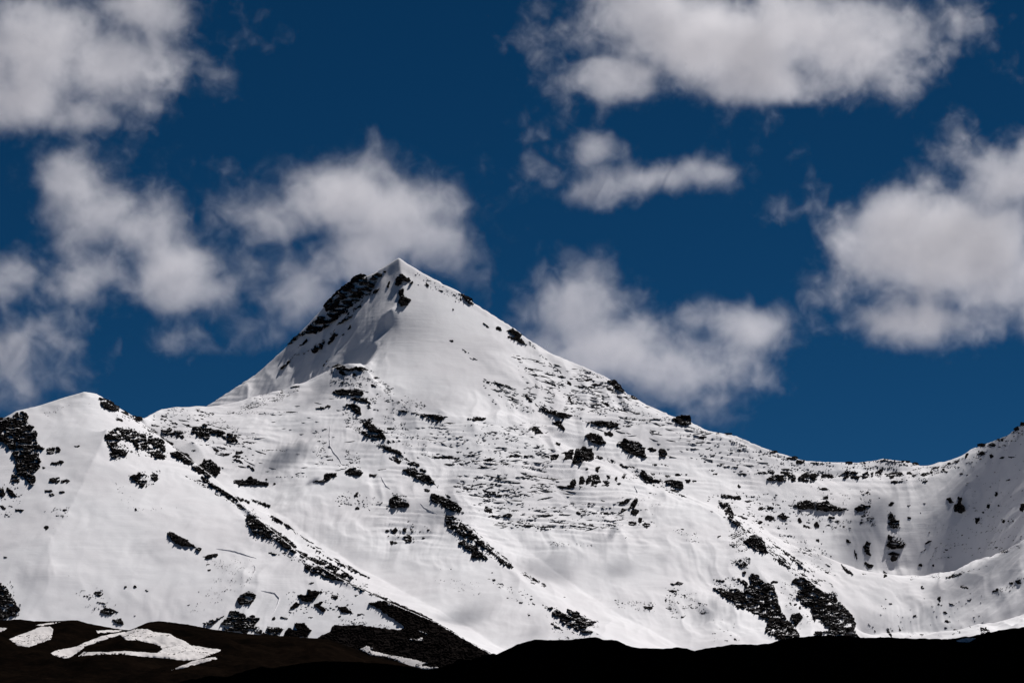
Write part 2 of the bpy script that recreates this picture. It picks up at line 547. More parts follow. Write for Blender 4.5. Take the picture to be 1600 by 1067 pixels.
def hit_near(px, py):
    from mathutils.bvhtree import BVHTree
    if not hasattr(hit_near, 'tree'):
        me = near_hill.data
        hit_near.tree = BVHTree.FromPolygons([v.co[:] for v in me.vertices], [p.vertices[:] for p in me.polygons])
    uu, mm = ray(px, py)
    out = []
    for a, b in zip(np.atleast_1d(uu), np.atleast_1d(mm)):
        loc, nn, ii, dd = hit_near.tree.ray_cast(Vector((0, 0, EYE)), Vector((a, 1, b)).normalized(), 1e5)
        out.append(tuple(loc) if loc else (a * 1690, 1690, EYE + b * 1690))
    return np.array(out)


# ------------------------------------------------------------------ patches: rock shells and snow sheets from outlines
def ragged(poly, step=2.2, rough=0.9, seed=0):
    """Break up a coarse outline into a natural one."""
    out = []
    n = len(poly)
    for i in range(n):
        a, b = poly[i], poly[(i + 1) % n]
        k = max(1, int(math.hypot(b[0] - a[0], b[1] - a[1]) / step))
        for j in range(k):
            out.append((a[0] + (b[0] - a[0]) * j / k, a[1] + (b[1] - a[1]) * j / k))
    p = np.array(out)
    dx = rough * 1.6 * fbm(p[:, 0] / 7 + seed, p[:, 1] / 7, 3, 101 + seed, 0.7)
    dy = rough * 1.1 * fbm(p[:, 0] / 7 + seed, p[:, 1] / 7, 3, 151 + seed, 0.7)
    return p + np.stack([dx, dy], -1)


def inside(pts, poly):
    x, y = pts[:, 0], pts[:, 1]
    r = np.zeros(len(pts), bool)
    j = len(poly) - 1
    for i in range(len(poly)):
        xi, yi = poly[i]
        xj, yj = poly[j]
        c = ((yi > y) != (yj > y)) & (x < (xj - xi) * (y - yi) / (yj - yi + 1e-12) + xi)
        r ^= c
        j = i
    return r


def edge_distance(pts, poly):
    a = poly
    b = np.roll(poly, -1, 0)
    ab = b - a
    ap = pts[:, None, :] - a[None]
    t = np.clip((ap * ab[None]).sum(-1) / ((ab ** 2).sum(-1)[None] + 1e-9), 0, 1)
    d = ap - t[..., None] * ab[None]
    return np.sqrt((d ** 2).sum(-1)).min(1)


def fill(poly, spacing):
    lo, hi = poly.min(0), poly.max(0)
    xs = np.arange(lo[0], hi[0] + spacing, spacing)
    ys = np.arange(lo[1], hi[1] + spacing, spacing * 0.8)
    g = np.stack(np.meshgrid(xs, ys), -1).reshape(-1, 2)
    g = g + RNG.uniform(-0.35, 0.35, g.shape) * spacing
    g = g[inside(g, poly)]
    if len(g):
        g = g[edge_distance(g, poly) > 0.45 * spacing]
    pts = np.vstack([poly, g]) if len(g) else poly
    n = len(poly)
    v, e, f, ov, oe, of = delaunay_2d_cdt([Vector(p) for p in pts], [(i, (i + 1) % n) for i in range(n)], [], 1, 1e-5)
    return np.array([(p.x, p.y) for p in v]), [list(q) for q in f]


def rock_shell(name, poly, parent=None, seed=0, spacing=1.5, rough=0.9, mat=None, proud=1.0, caster=None, holes=0.1, lumpy=0.5):
    """A crag standing out of the slope: stepped beds, steep risers, edges sunk into the snow."""
    poly = np.array(poly, float)
    size = math.sqrt(np.prod(np.ptp(poly, axis=0)) + 1)
    out = ragged(poly, 2.0, rough * min(1.0, size / 12), seed)
    c = out.mean(0)
    out = c + (out - c) * (1 + 0.8 / max(size, 3))
    v, f = fill(out, spacing)
    if not f:
        return None
    d = edge_distance(v, out)
    h = (caster or hit)(v[:, 0], v[:, 1])
    up = (caster or hit)(v[:, 0], v[:, 1] + 2.0)
    slope = np.clip((h[:, 1] - up[:, 1]) / 2.0, 0, 12)                 # metres farther per pixel higher up
    bed = np.clip(size * 0.28, 3.0, 8.0)
    q = (v[:, 1] + 0.12 * v[:, 0]) / bed + 1.1 * fbm(v[:, 0] / 22, v[:, 1] / 11, 4, 7 + seed, 0.6)
    riser = (1 - (q - np.floor(q))) * bed * slope                       # each bed rises plumb from its foot
    lump = fbm(v[:, 0] / 6, v[:, 1] / 5, 3, 33 + seed, 0.6)
    thick = np.clip(size * 0.38, 2.5, 10)
    grit = fbm(v[:, 0] / 4.5, v[:, 1] / 3.0, 3, 57 + seed, 0.65)
    ff = fbm(v[:, 0] / 12 + 0.4 * lump, v[:, 1] / 5.0, 3, 83 + seed, 0.6)
    open_ = np.clip((ff - np.quantile(ff, 1 - holes)) * 6, 0, 1) if holes > 0.03 else 0.0      # snow lying between the rocks
    ramp = np.clip((d + 0.9 * min(1, size / 9) * grit) / 1.3, 0, 1) * (1 - open_)
    t = ramp * (thick * (0.75 + lumpy * lump) + riser * 0.6) * proud - (1 - ramp) * 6.0
    t = np.maximum(t, -6.0)
    eye = np.array([0, 0, EYE])
    ln = h - eye
    dist = np.linalg.norm(ln, axis=1, keepdims=True)
    w = h - ln / dist * t[:, None]
    org = w.mean(0)
    o = link_mesh(name, w - org, f, mat or M_ROCK, parent)
    o.location = org
    return o


def oval(cx, cy, w, h, ang=0, n=None, seed=0):
    r = random.Random(seed)
    n = n or r.choice((5, 6, 7, 8))
    a = math.radians(ang)
    out = []
    for i in range(n):
        t = 2 * math.pi * (i + r.uniform(-0.3, 0.3)) / n
        k = r.uniform(0.68, 1.22)
        ex = math.copysign(abs(math.cos(t)) ** 0.7, math.cos(t)) * w / 2 * k
        ey = math.copysign(abs(math.sin(t)) ** 0.7, math.sin(t)) * h / 2 * (k if math.sin(t) < 0 else 0.9)
        out.append((cx + ex * math.cos(a) - ey * math.sin(a), cy + ex * math.sin(a) + ey * math.cos(a)))
    return out


def snow_sheet(name, poly, caster, thick=1.2, spacing=3.0, seed=0, rough=0.8):
    out = ragged(poly, 2.2, 0.45, seed)
    v, f = fill(out, spacing)
    d = edge_distance(v, out)
    h = caster(v[:, 0], v[:, 1])
    ln = h - np.array([0, 0, EYE])
    ln /= np.linalg.norm(ln, axis=1, keepdims=True)
    w = h - ln * np.where(d < 0.2, 0.3 * thick, thick)[:, None]
    w[:, 2] += np.where(d < 0.2, -0.2, 0.4) * (1 + 0.3 * perlin(v[:, 0] / 9, v[:, 1] / 5, 9))
    org = w.mean(0)
    o = link_mesh(name, w - org, f, M_OLD, None, True)
    o.location = org
    return o


# survey windows of the photo: corner (x, y); outlines inside a window are in quarter pixels
A, B, Cw, D, E_, Fw, G, H = (0, 580), (300, 380), (600, 380), (300, 560), (600, 560), (900, 560), (1200, 600), (1200, 800)
L, K, I, J = (0, 800), (300, 800), (600, 800), (900, 800)


def full(win, pts):
    return [(win[0] + x / 4, win[1] + y / 4) for x, y in pts]


ROCKS_GROUP = 'dark rock outcrops showing through the snow'
CRAGS = [
    (A, [(-160, 290), (0, 290), (70, 285), (100, 255), (150, 245), (185, 290), (165, 305), (215, 345), (235, 400), (230, 430), (245, 460), (285, 475), (270, 495), (225, 490), (260, 560), (240, 610), (220, 650), (225, 680), (205, 720), (180, 700), (150, 665), (100, 640), (95, 570), (70, 500), (40, 460), (0, 440), (-160, 440)], 'large jagged black cliff at the left edge below the rounded snow top'),
    (A, [(65, 690), (78, 622), (100, 640), (125, 672), (118, 696)], 'small triangular rock hanging just below the left edge cliff'),
    (A, [(650, 400), (735, 350), (800, 360), (860, 375), (920, 405), (930, 470), (1000, 495), (1040, 520), (1030, 545), (970, 540), (900, 490), (850, 490), (830, 440), (770, 425), (740, 440), (750, 480), (800, 500), (790, 530), (700, 540), (690, 480), (665, 440)], 'broken ring of dark rocks around a snow hole below the left summit'),
    (A, [(615, 165), (655, 168), (690, 185), (720, 205), (745, 215), (745, 252), (690, 240), (640, 225)], 'dark rocks on the skyline just right of the rounded left summit'),
    (A, [(815, 280), (850, 275), (885, 290), (885, 325), (855, 318), (825, 300)], 'dark rock in the skyline notch between left summit and broken ridge'),
    (A, [(925, 402), (960, 405), (1020, 420), (1032, 460), (1035, 502), (990, 490), (930, 450)], 'dark rock block at the right end of the broken rock ring'),
    (A, [(1000, 362), (1060, 352), (1100, 372), (1145, 375), (1148, 420), (1080, 400), (1010, 390)], 'ragged dark ledge under the broken ridge skyline'),
    (A, [(1190, 350), (1250, 345), (1285, 318), (1310, 350), (1440, 385), (1480, 400), (1485, 448), (1415, 435), (1400, 410), (1310, 390), (1310, 430), (1250, 415), (1200, 380)], 'long low dark rock band with two square feet on the left ridge'),
    (A, [(1050, 510), (1105, 495), (1180, 515), (1215, 570), (1170, 585), (1100, 540)], 'slanting dark rock just above the largest block on the left crest'),
    (A, [(1200, 590), (1260, 575), (1270, 545), (1320, 550), (1370, 590), (1380, 640), (1310, 662), (1220, 622)], 'largest square black block on the crest of the left hill'),
    (A, [(805, 655), (880, 632), (920, 650), (915, 690), (890, 730), (850, 695)], 'isolated crumbly rock patch in the smooth snow of the left hill'),
    (L, [(1030, 125), (1065, 120), (1130, 150), (1180, 175), (1220, 210), (1255, 225), (1250, 245), (1200, 218), (1120, 205), (1080, 180)], 'lone tapering dark rock in the smooth snow of the left hill'),
    (L, [(1278, 285), (1310, 265), (1360, 255), (1355, 278), (1285, 298)], 'short dark rock just below the end of the lone tapering rock'),
    (L, [(-160, 420), (0, 435), (40, 462), (62, 505), (90, 550), (115, 590), (132, 612), (130, 642), (60, 652), (0, 675), (-160, 690)], 'black rock shoulder at the left edge above the brown foothill'),
    (L, [(578, 498), (610, 490), (645, 510), (622, 530)], 'upper of three rocks stacked above the foothill on the left hill'),
    (L, [(615, 627), (660, 595), (700, 600), (738, 622), (690, 642)], 'middle of three rocks stacked above the foothill on the left hill'),
    (L, [(667, 660), (720, 668), (765, 660), (772, 702), (730, 697)], 'lowest of three rocks stacked above the foothill on the left hill'),
    (B, [(820, 395), (840, 365), (880, 325), (930, 275), (985, 240), (1015, 205), (1050, 190), (1090, 200), (1100, 230), (1150, 185), (1190, 190), (1200, 165), (1215, 180), (1140, 260), (1110, 320), (1060, 350), (1010, 390), (960, 440), (900, 480), (840, 530), (780, 570), (715, 565), (650, 610), (595, 645), (620, 605), (660, 570), (715, 530), (780, 460), (830, 430)], 'dark stepped rock face on the left shoulder of the peak under cloud'),
    (B, [(840, 625), (858, 590), (890, 560), (912, 570), (882, 615), (855, 638)], 'slim dark rock below the stepped face on the pale left flank of the peak'),
    (B, [(742, 660), (780, 635), (832, 608), (822, 655), (790, 687), (750, 688)], 'broken slab of rock low on the pale left flank of the peak'),
    (B, [(540, 785), (575, 758), (632, 708), (600, 762), (560, 787)], 'lowest slanting rock sliver on the pale left flank of the peak'),
    (B, [(895, 512), (950, 470), (1012, 440), (990, 475), (930, 505)], 'slanting rock strip just right of the stepped face on the peak'),
    (B, [(1105, 337), (1130, 300), (1172, 278), (1155, 312)], 'small dark rock on the left flank close under the summit'),
    (B, [(1268, 265), (1282, 215), (1300, 185), (1345, 213), (1370, 228), (1388, 248), (1360, 252), (1320, 235), (1292, 266)], 'dark rock horn on the crest closest below the summit'),
    (B, [(1283, 365), (1295, 330), (1290, 295), (1310, 278), (1328, 292), (1325, 322), (1370, 358), (1350, 385), (1310, 402)], 'dark rock on the central crest above the snow cornice'),
    (Cw, [(460, 308), (500, 320), (545, 345), (572, 390), (530, 378), (490, 342)], 'dark skyline rocks highest on the right edge of the peak'),
    (Cw, [(765, 552), (800, 527), (830, 543), (865, 572), (860, 592), (895, 637), (850, 622), (790, 592), (820, 578)], 'cluster of dark boulders halfway down the right skyline of the peak'),
    (Cw, [(690, 515), (720, 520), (745, 545), (730, 552), (700, 540)], 'small rock cluster left of the skyline boulders on the right flank'),
    (Cw, [(1395, 862), (1435, 850), (1480, 885), (1508, 938), (1450, 912)], 'dark twin rocks on the lower right skyline of the peak'),
    (Cw, [(858, 933), (895, 938), (928, 992), (905, 987)], 'small dark bent rock midway between snow dome and right skyline'),
    (D, [(880, 212), (900, 195), (930, 188), (1060, 193), (1072, 232), (1000, 236), (910, 227)], 'flat dark ledge high on the middle spur, the topmost wide one'),
    (D, [(985, 245), (1090, 240), (1132, 300), (1080, 272), (1010, 262)], 'thin slanting ledge directly under the topmost wide ledge of the middle spur'),
    (D, [(945, 285), (1000, 280), (1050, 300), (1056, 358), (1010, 337)], 'triangular dark rock below the two ledges at the top of the middle spur'),
    (D, [(1055, 382), (1080, 400), (1110, 375), (1130, 385), (1140, 420), (1190, 445), (1215, 505), (1150, 497), (1100, 490), (1050, 462), (1090, 435)], 'crumbling dark rock field on the upper middle spur'),
    (D, [(772, 318), (800, 300), (850, 288), (882, 298), (820, 318)], 'thin curved rock ledge left of the triangular rock on the middle spur'),
    (D, [(878, 55), (920, 35), (960, 52), (1060, 52), (1102, 72), (1050, 78), (960, 77), (910, 72)], 'dark crown of rock on the very top of the middle spur'),
    (D, [(742, 768), (810, 755), (835, 715), (900, 712), (905, 738), (875, 742), (835, 772)], 'low dark ledge in the middle of the snow basin'),
    (D, [(945, 708), (1005, 680), (1045, 690), (1072, 712), (1050, 735), (980, 727)], 'mound shaped dark rock right of the low basin ledge'),
    (D, [(1100, 722), (1162, 720), (1150, 738), (1102, 740)], 'small flat rock right of the mound shaped rock in the basin'),
    (D, [(1145, 530), (1200, 540), (1260, 562), (1302, 580), (1312, 602), (1240, 582)], 'string of dark rocks along the crest of the middle spur'),
    (D, [(1255, 618), (1300, 630), (1308, 662), (1262, 642)], 'small dark block on the middle spur below the rock string'),
    (D, [(1310, 698), (1350, 683), (1420, 705), (1480, 728), (1522, 788), (1450, 772), (1370, 737)], 'long dark slanting block on the crest of the middle spur'),
    (D, [(1230, 912), (1240, 872), (1285, 850), (1312, 890), (1362, 903), (1362, 932), (1290, 932), (1238, 934)], 'stepped pyramid of dark rock left of the middle spur crest'),
    (D, [(278, 775), (330, 762), (365, 735), (392, 765), (480, 772), (478, 792), (410, 792), (300, 792)], 'dark ledge at the top left of the gully behind the left hill'),
    (D, [(365, 875), (430, 888), (488, 912), (490, 934), (440, 918), (395, 902)], 'dark rock in the gully just right of the left hill crest'),
    (E_, [(300, 838), (360, 858), (460, 900), (502, 970), (420, 952), (340, 912), (288, 885)], 'largest dark rock block on the crest of the middle spur'),
    (E_, [(40, 308), (150, 328), (230, 345), (330, 350), (398, 365), (340, 397), (310, 406), (280, 382), (200, 348), (100, 330)], 'dark drooping rock band at the foot of the smooth snow dome'),
    (E_, [(512, 370), (560, 363), (658, 370), (610, 390), (560, 387)], 'short rock lip right of the drooping band under the snow dome'),
    (E_, [(895, 436), (950, 423), (992, 468), (960, 470), (930, 456)], 'small dark rock on the crest right of the snow dome foot'),
    (E_, [(955, 300), (1050, 318), (1195, 355), (1120, 382), (1080, 362), (1000, 330)], 'long slanting rock band above the square leaning block'),
    (E_, [(1050, 390), (1115, 388), (1127, 452), (1090, 432)], 'square leaning dark block on the diagonal snow ramp'),
    (E_, [(1260, 392), (1420, 390), (1482, 410), (1420, 437), (1370, 427), (1290, 407)], 'flat dark overhang high on the right flank of the peak'),
    (E_, [(1250, 482), (1290, 460), (1350, 470), (1387, 532), (1350, 541), (1290, 517)], 'oval dark rock on the right flank below the flat overhang'),
    (Fw, [(245, 532), (290, 515), (300, 495), (330, 508), (390, 522), (440, 558), (430, 600), (442, 622), (380, 612), (320, 582)], 'big dark crag in the middle of the right flank'),
    (Fw, [(440, 560), (480, 552), (502, 570), (490, 588), (455, 582)], 'small dark rock touching the right end of the big crag'),
    (Fw, [(513, 575), (545, 555), (577, 592), (560, 617), (522, 612)], 'round dark rock standing alone right of the big crag'),
    (E_, [(1178, 645), (1195, 572), (1240, 545), (1270, 560), (1302, 560), (1312, 632), (1250, 642), (1190, 662)], 'tall dark tower at the end of the row of pinnacles'),
    (E_, [(1120, 638), (1130, 600), (1150, 572), (1185, 568), (1192, 600), (1170, 625)], 'dark pinnacle directly left of the tall tower'),
    (E_, [(1035, 630), (1050, 600), (1090, 598), (1092, 628), (1060, 638)], 'low dark pinnacle two left of the tall tower'),
    (E_, [(1160, 800), (1165, 765), (1190, 745), (1205, 765), (1200, 795), (1180, 810)], 'leftmost dark tooth of the row of teeth below the tall tower'),
    (E_, [(1220, 785), (1225, 740), (1250, 728), (1255, 770), (1240, 790)], 'second dark tooth from the left below the tall tower'),
    (E_, [(1260, 782), (1270, 735), (1298, 725), (1298, 765), (1278, 788)], 'third dark tooth from the left below the tall tower'),
    (E_, [(1295, 785), (1305, 725), (1345, 725), (1357, 772), (1325, 787)], 'widest dark tooth of the row below the tall tower'),
    (E_, [(1520, 942), (1550, 890), (1580, 868), (1592, 902), (1560, 932)], 'slanting dark rock under the curling snow cornice of the right spur'),
    (Fw, [(598, 382), (625, 358), (655, 356), (712, 352), (722, 402), (680, 422), (640, 407)], 'flat topped square rock standing on the right skyline'),
    (Fw, [(400, 702), (440, 700), (452, 730), (530, 763), (522, 777), (445, 772), (400, 742)], 'dark rock wedge above the curling snow cornice of the right spur'),
    (Fw, [(540, 760), (600, 755), (670, 770), (677, 818), (600, 802)], 'dark block in the boulder cluster right of the rock wedge'),
    (Fw, [(898, 855), (960, 850), (985, 862), (1030, 853), (1027, 882), (940, 877)], 'low dark rock pair on the snow above the black lower ridge'),
    (Fw, [(1180, 1000), (1195, 978), (1240, 980), (1242, 1010), (1205, 1018)], 'dark squarish boulder left of its twin on the right slope'),
    (Fw, [(1262, 985), (1280, 965), (1315, 978), (1328, 1000), (1290, 1018)], 'dark squarish boulder right of its twin on the right slope'),
    (Fw, [(895, 900), (920, 890), (960, 910), (985, 960), (1000, 1000), (1062, 1062), (1000, 1042), (945, 1000), (930, 960)], 'broken dark rock rib at the top of the black lower ridge'),
    (Fw, [(1188, 747), (1230, 727), (1365, 723), (1372, 762), (1280, 770), (1200, 762)], 'long flat slab at the left end of the cirque rock band'),
    (Fw, [(1388, 765), (1395, 735), (1440, 705), (1490, 712), (1522, 727), (1500, 762), (1430, 773)], 'tall hump in the cirque rock band right of the long flat slab'),
    (Fw, [(1385, 897), (1440, 885), (1490, 900), (1487, 942), (1400, 942), (1345, 927)], 'dark wall block left of the longer wall on the cirque slope'),
    (G, [(298, 748), (340, 735), (370, 728), (440, 770), (512, 777), (480, 792), (350, 797), (300, 785)], 'long dark wall tapering right in the middle of the cirque slope'),
    (G, [(538, 777), (590, 743), (647, 765), (610, 787), (560, 802)], 'dark hump right of the tapering wall on the cirque slope'),
    (G, [(328, 562), (370, 553), (417, 565), (405, 587), (340, 587)], 'low rock closing the left half of the cirque rock band'),
    (G, [(443, 572), (490, 530), (517, 572), (480, 597)], 'dark peaked rock at the start of the right half of the cirque band'),
    (G, [(513, 547), (540, 538), (582, 570), (570, 597), (520, 592)], 'dark rock right of the peaked rock in the cirque band'),
    (G, [(578, 562), (620, 543), (637, 572), (615, 592), (590, 592)], 'third dark rock of the right half of the cirque band'),
    (G, [(668, 568), (675, 535), (720, 528), (722, 560), (690, 570)], 'dark rock with snow cap near the right end of the cirque band'),
    (G, [(728, 562), (760, 553), (802, 582), (770, 592)], 'dark wedge pointing right below the snow capped cirque rock'),
    (G, [(1108, 717), (1135, 703), (1168, 735), (1130, 747)], 'upper left of the two rocks under the right peak'),
    (G, [(1153, 772), (1180, 740), (1190, 703), (1217, 713), (1207, 740), (1242, 782), (1210, 807), (1175, 802)], 'larger lower rock of the two under the right peak'),
    (G, [(1283, 858), (1290, 835), (1320, 828), (1328, 855), (1305, 880)], 'dark boulder alone on the shaded slope under the right peak'),
    (G, [(743, 1012), (750, 940), (770, 945), (800, 923), (817, 975), (862, 995), (850, 1022), (780, 1032), (745, 1022)], 'ragged rock in the middle of the column below the cirque band'),
    (G, [(750, 885), (752, 840), (765, 790), (785, 815), (822, 860), (817, 892), (780, 900)], 'speckled rock at the head of the column below the cirque band'),
    (H, [(590, 212), (620, 178), (647, 195), (632, 230), (652, 277), (620, 267), (600, 242)], 'curved dark rock left of the rock column on the cirque slope'),
    (H, [(748, 257), (780, 243), (820, 260), (800, 305), (785, 315), (770, 305)], 'dark heart shaped rock at the foot of the rock column'),
    (H, [(600, 312), (620, 302), (632, 320), (662, 325), (650, 347), (620, 352)], 'star shaped rock below the curved rock of the cirque slope'),
    (H, [(720, 408), (725, 333), (748, 385), (747, 408)], 'thin dark spike standing on the cirque floor'),
    (H, [(443, 320), (480, 333), (542, 392), (510, 387), (470, 355)], 'slanting dark sliver near the lit strip of the cirque floor'),
    (H, [(1100, 402), (1170, 385), (1260, 373), (1190, 392), (1150, 410)], 'thin dark strip standing in for a shadow on the moraine at the right of the cirque floor'),  # a shadow on the moraine, put in as a dark rock-coloured strip
    (H, [(1548, 425), (1570, 417), (1590, 430), (1578, 452), (1552, 455)], 'dark boulder on the shaded moraine slope at the right edge'),
    (H, [(1323, 715), (1368, 718), (1388, 755), (1330, 762)], 'dark square stump above the dark hill at lower right'),
    (H, [(727, 727), (755, 722), (775, 765), (772, 782), (745, 747)], 'bent dark rock just above the black hill on the cirque floor'),
    (J, [(855, 470), (900, 460), (940, 480), (1000, 475), (1050, 500), (1055, 470), (1030, 440), (1000, 412), (1045, 418), (1090, 455), (1085, 410), (1035, 378), (1050, 365), (1095, 375), (1135, 388), (1170, 425), (1228, 450), (1257, 500), (1262, 560), (1292, 620), (1332, 680), (1372, 720), (1400, 768), (1330, 800), (1270, 797), (1180, 742), (1192, 682), (1130, 640), (1060, 602), (1000, 590), (980, 560), (920, 530)], 'left and broader black rock face of the lower right ridge'),
    (J, [(1345, 440), (1360, 420), (1415, 403), (1450, 420), (1500, 460), (1560, 500), (1610, 512), (1650, 560), (1700, 610), (1735, 650), (1752, 690), (1740, 730), (1775, 790), (1580, 800), (1470, 765), (1500, 740), (1580, 740), (1540, 690), (1490, 680), (1460, 600), (1420, 580), (1375, 520), (1405, 465)], 'right black rock face of the lower ridge beside the cirque'),
    (J, [(1340, 660), (1350, 635), (1400, 625), (1420, 650), (1400, 690), (1370, 710)], 'dark rock in the snow gully between the two black faces'),
    (J, [(1045, 182), (1075, 160), (1110, 138), (1162, 155), (1180, 200), (1205, 262), (1160, 252), (1090, 217)], 'black rock knob at the head of the lower right ridge'),
    (J, [(580, 445), (620, 436), (675, 432), (660, 456), (600, 456)], 'small flat rock alone in the snow left of the lower right ridge'),
    (J, [(985, 312), (1030, 288), (1078, 330), (1030, 342)], 'crumbly rock patch left of the two black faces'),
    (I, [(380, 18), (432, 20), (480, 55), (522, 90), (580, 140), (640, 200), (680, 240), (720, 280), (790, 318), (822, 352), (790, 352), (720, 312), (680, 262), (620, 222), (570, 192), (545, 172), (480, 152), (440, 130), (410, 100), (388, 70)], 'long dark rock streak down the lower crest of the middle spur'),
    (I, [(458, 190), (500, 175), (540, 192), (560, 195), (590, 225), (620, 262), (658, 290), (600, 298), (540, 287), (540, 250), (500, 227)], 'dark rock face just below the long streak of the middle spur'),
    (I, [(120, 180), (118, 155), (150, 135), (178, 160), (175, 188), (150, 192)], 'largest dark boulder of the group in the snow bowl left of the middle spur'),
    (I, [(1008, 587), (1060, 595), (1110, 620), (1170, 652), (1135, 600), (1200, 618), (1260, 660), (1342, 685), (1282, 707), (1258, 720), (1347, 770), (1280, 752), (1230, 750), (1180, 722), (1120, 702), (1080, 662), (1020, 652), (1062, 640)], 'dark streaked rocks at the foot of the middle spur above the black hill'),
    (K, [(338, 60), (345, 20), (362, 8), (420, 50), (490, 90), (560, 130), (640, 188), (662, 242), (640, 262), (570, 222), (530, 182), (470, 167), (400, 152), (370, 112)], 'upper black rock band on the right crest of the left hill'),
    (K, [(388, 220), (450, 238), (560, 263), (640, 288), (720, 328), (800, 338), (860, 358), (930, 388), (992, 432), (940, 432), (830, 412), (800, 387), (720, 372), (690, 312), (600, 272), (500, 265)], 'lower black rock band on the right crest of the left hill'),
    (K, [(650, 228), (780, 288), (880, 328), (1000, 398), (1022, 427), (980, 412), (850, 347), (760, 312), (680, 272)], 'thin parallel rock strand above the lower black band of the left hill'),
    (K, [(968, 440), (1050, 468), (1190, 528), (1255, 545), (1200, 548), (1120, 512), (1020, 472)], 'narrow rock strip at the tail of the left hill crest'),
    (K, [(1088, 565), (1200, 548), (1290, 568), (1340, 598), (1400, 618), (1500, 668), (1600, 728), (1740, 812), (1892, 895), (1870, 960), (1700, 1010), (1500, 1030), (1150, 1040), (820, 910), (770, 800), (800, 770), (860, 745), (890, 700), (980, 705), (1060, 700), (1100, 706), (1200, 722), (1290, 735), (1330, 718), (1285, 690), (1180, 612)], 'broad dark scree apron at the end of the left hill'),
    (K, [(273, 548), (300, 520), (340, 493), (392, 500), (402, 530), (370, 572), (290, 577)], 'dark rock knob above the cliffs by the horseshoe snow fracture'),
    (K, [(188, 690), (225, 640), (242, 608), (300, 620), (340, 645), (380, 638), (427, 655), (400, 700), (375, 735), (340, 757), (270, 742), (200, 742)], 'widest grey black cliff above the brown foothill'),
    (K, [(70, 690), (110, 668), (150, 660), (212, 640), (195, 657), (120, 702), (70, 716)], 'slanting rock left of the widest grey black cliff'),
    (K, [(368, 745), (400, 703), (437, 730), (432, 762)], 'small cliff block right of the widest grey black cliff'),
    (K, [(438, 767), (470, 712), (540, 718), (572, 730), (530, 777)], 'middle cliff block between two snow tongues above the foothill'),
    (K, [(568, 772), (600, 718), (650, 735), (635, 690), (700, 688), (747, 740), (720, 782), (640, 782)], 'rightmost cliff block above the foothill beside the scree apron'),
    (K, [(655, 515), (720, 510), (715, 482), (770, 492), (830, 500), (790, 520), (750, 556), (690, 556)], 'upper flat rock in the patchy snow above the scree apron'),
    (K, [(603, 607), (640, 560), (682, 575), (650, 602)], 'leftmost rock in the patchy snow above the scree apron'),
    (K, [(755, 575), (840, 550), (805, 577), (848, 612), (820, 627), (788, 602)], 'Y shaped rock in the patchy snow above the scree apron'),
    (K, [(905, 592), (960, 587), (1012, 632), (930, 627)], 'wedge shaped rock in the patchy snow above the scree apron'),
]
for i, (win, pts, label) in enumerate(CRAGS):
    poly = full(win, pts)
    hl = 0.5 if 'stepped rock face' in label else 0.0 if 'scree' in label else 0.40 if any(q in label for q in ('crumb', 'broken', 'speckled', 'ragged', 'streak', 'patchy', 'strand', 'string', 'rib ')) else 0.33 if any(q in label for q in ('black rock face', 'band', 'jagged', 'shoulder', 'clump', 'cliff')) else 0.1
    o = rock_shell('rock_outcrop', poly, None, i, 1.3, 1.2, holes=hl, lumpy=0.12 if 'scree' in label else 0.5, mat=M_SCREE if 'scree' in label else None)
    if o:
        tag(o, label, 'rock outcrop', ROCKS_GROUP)

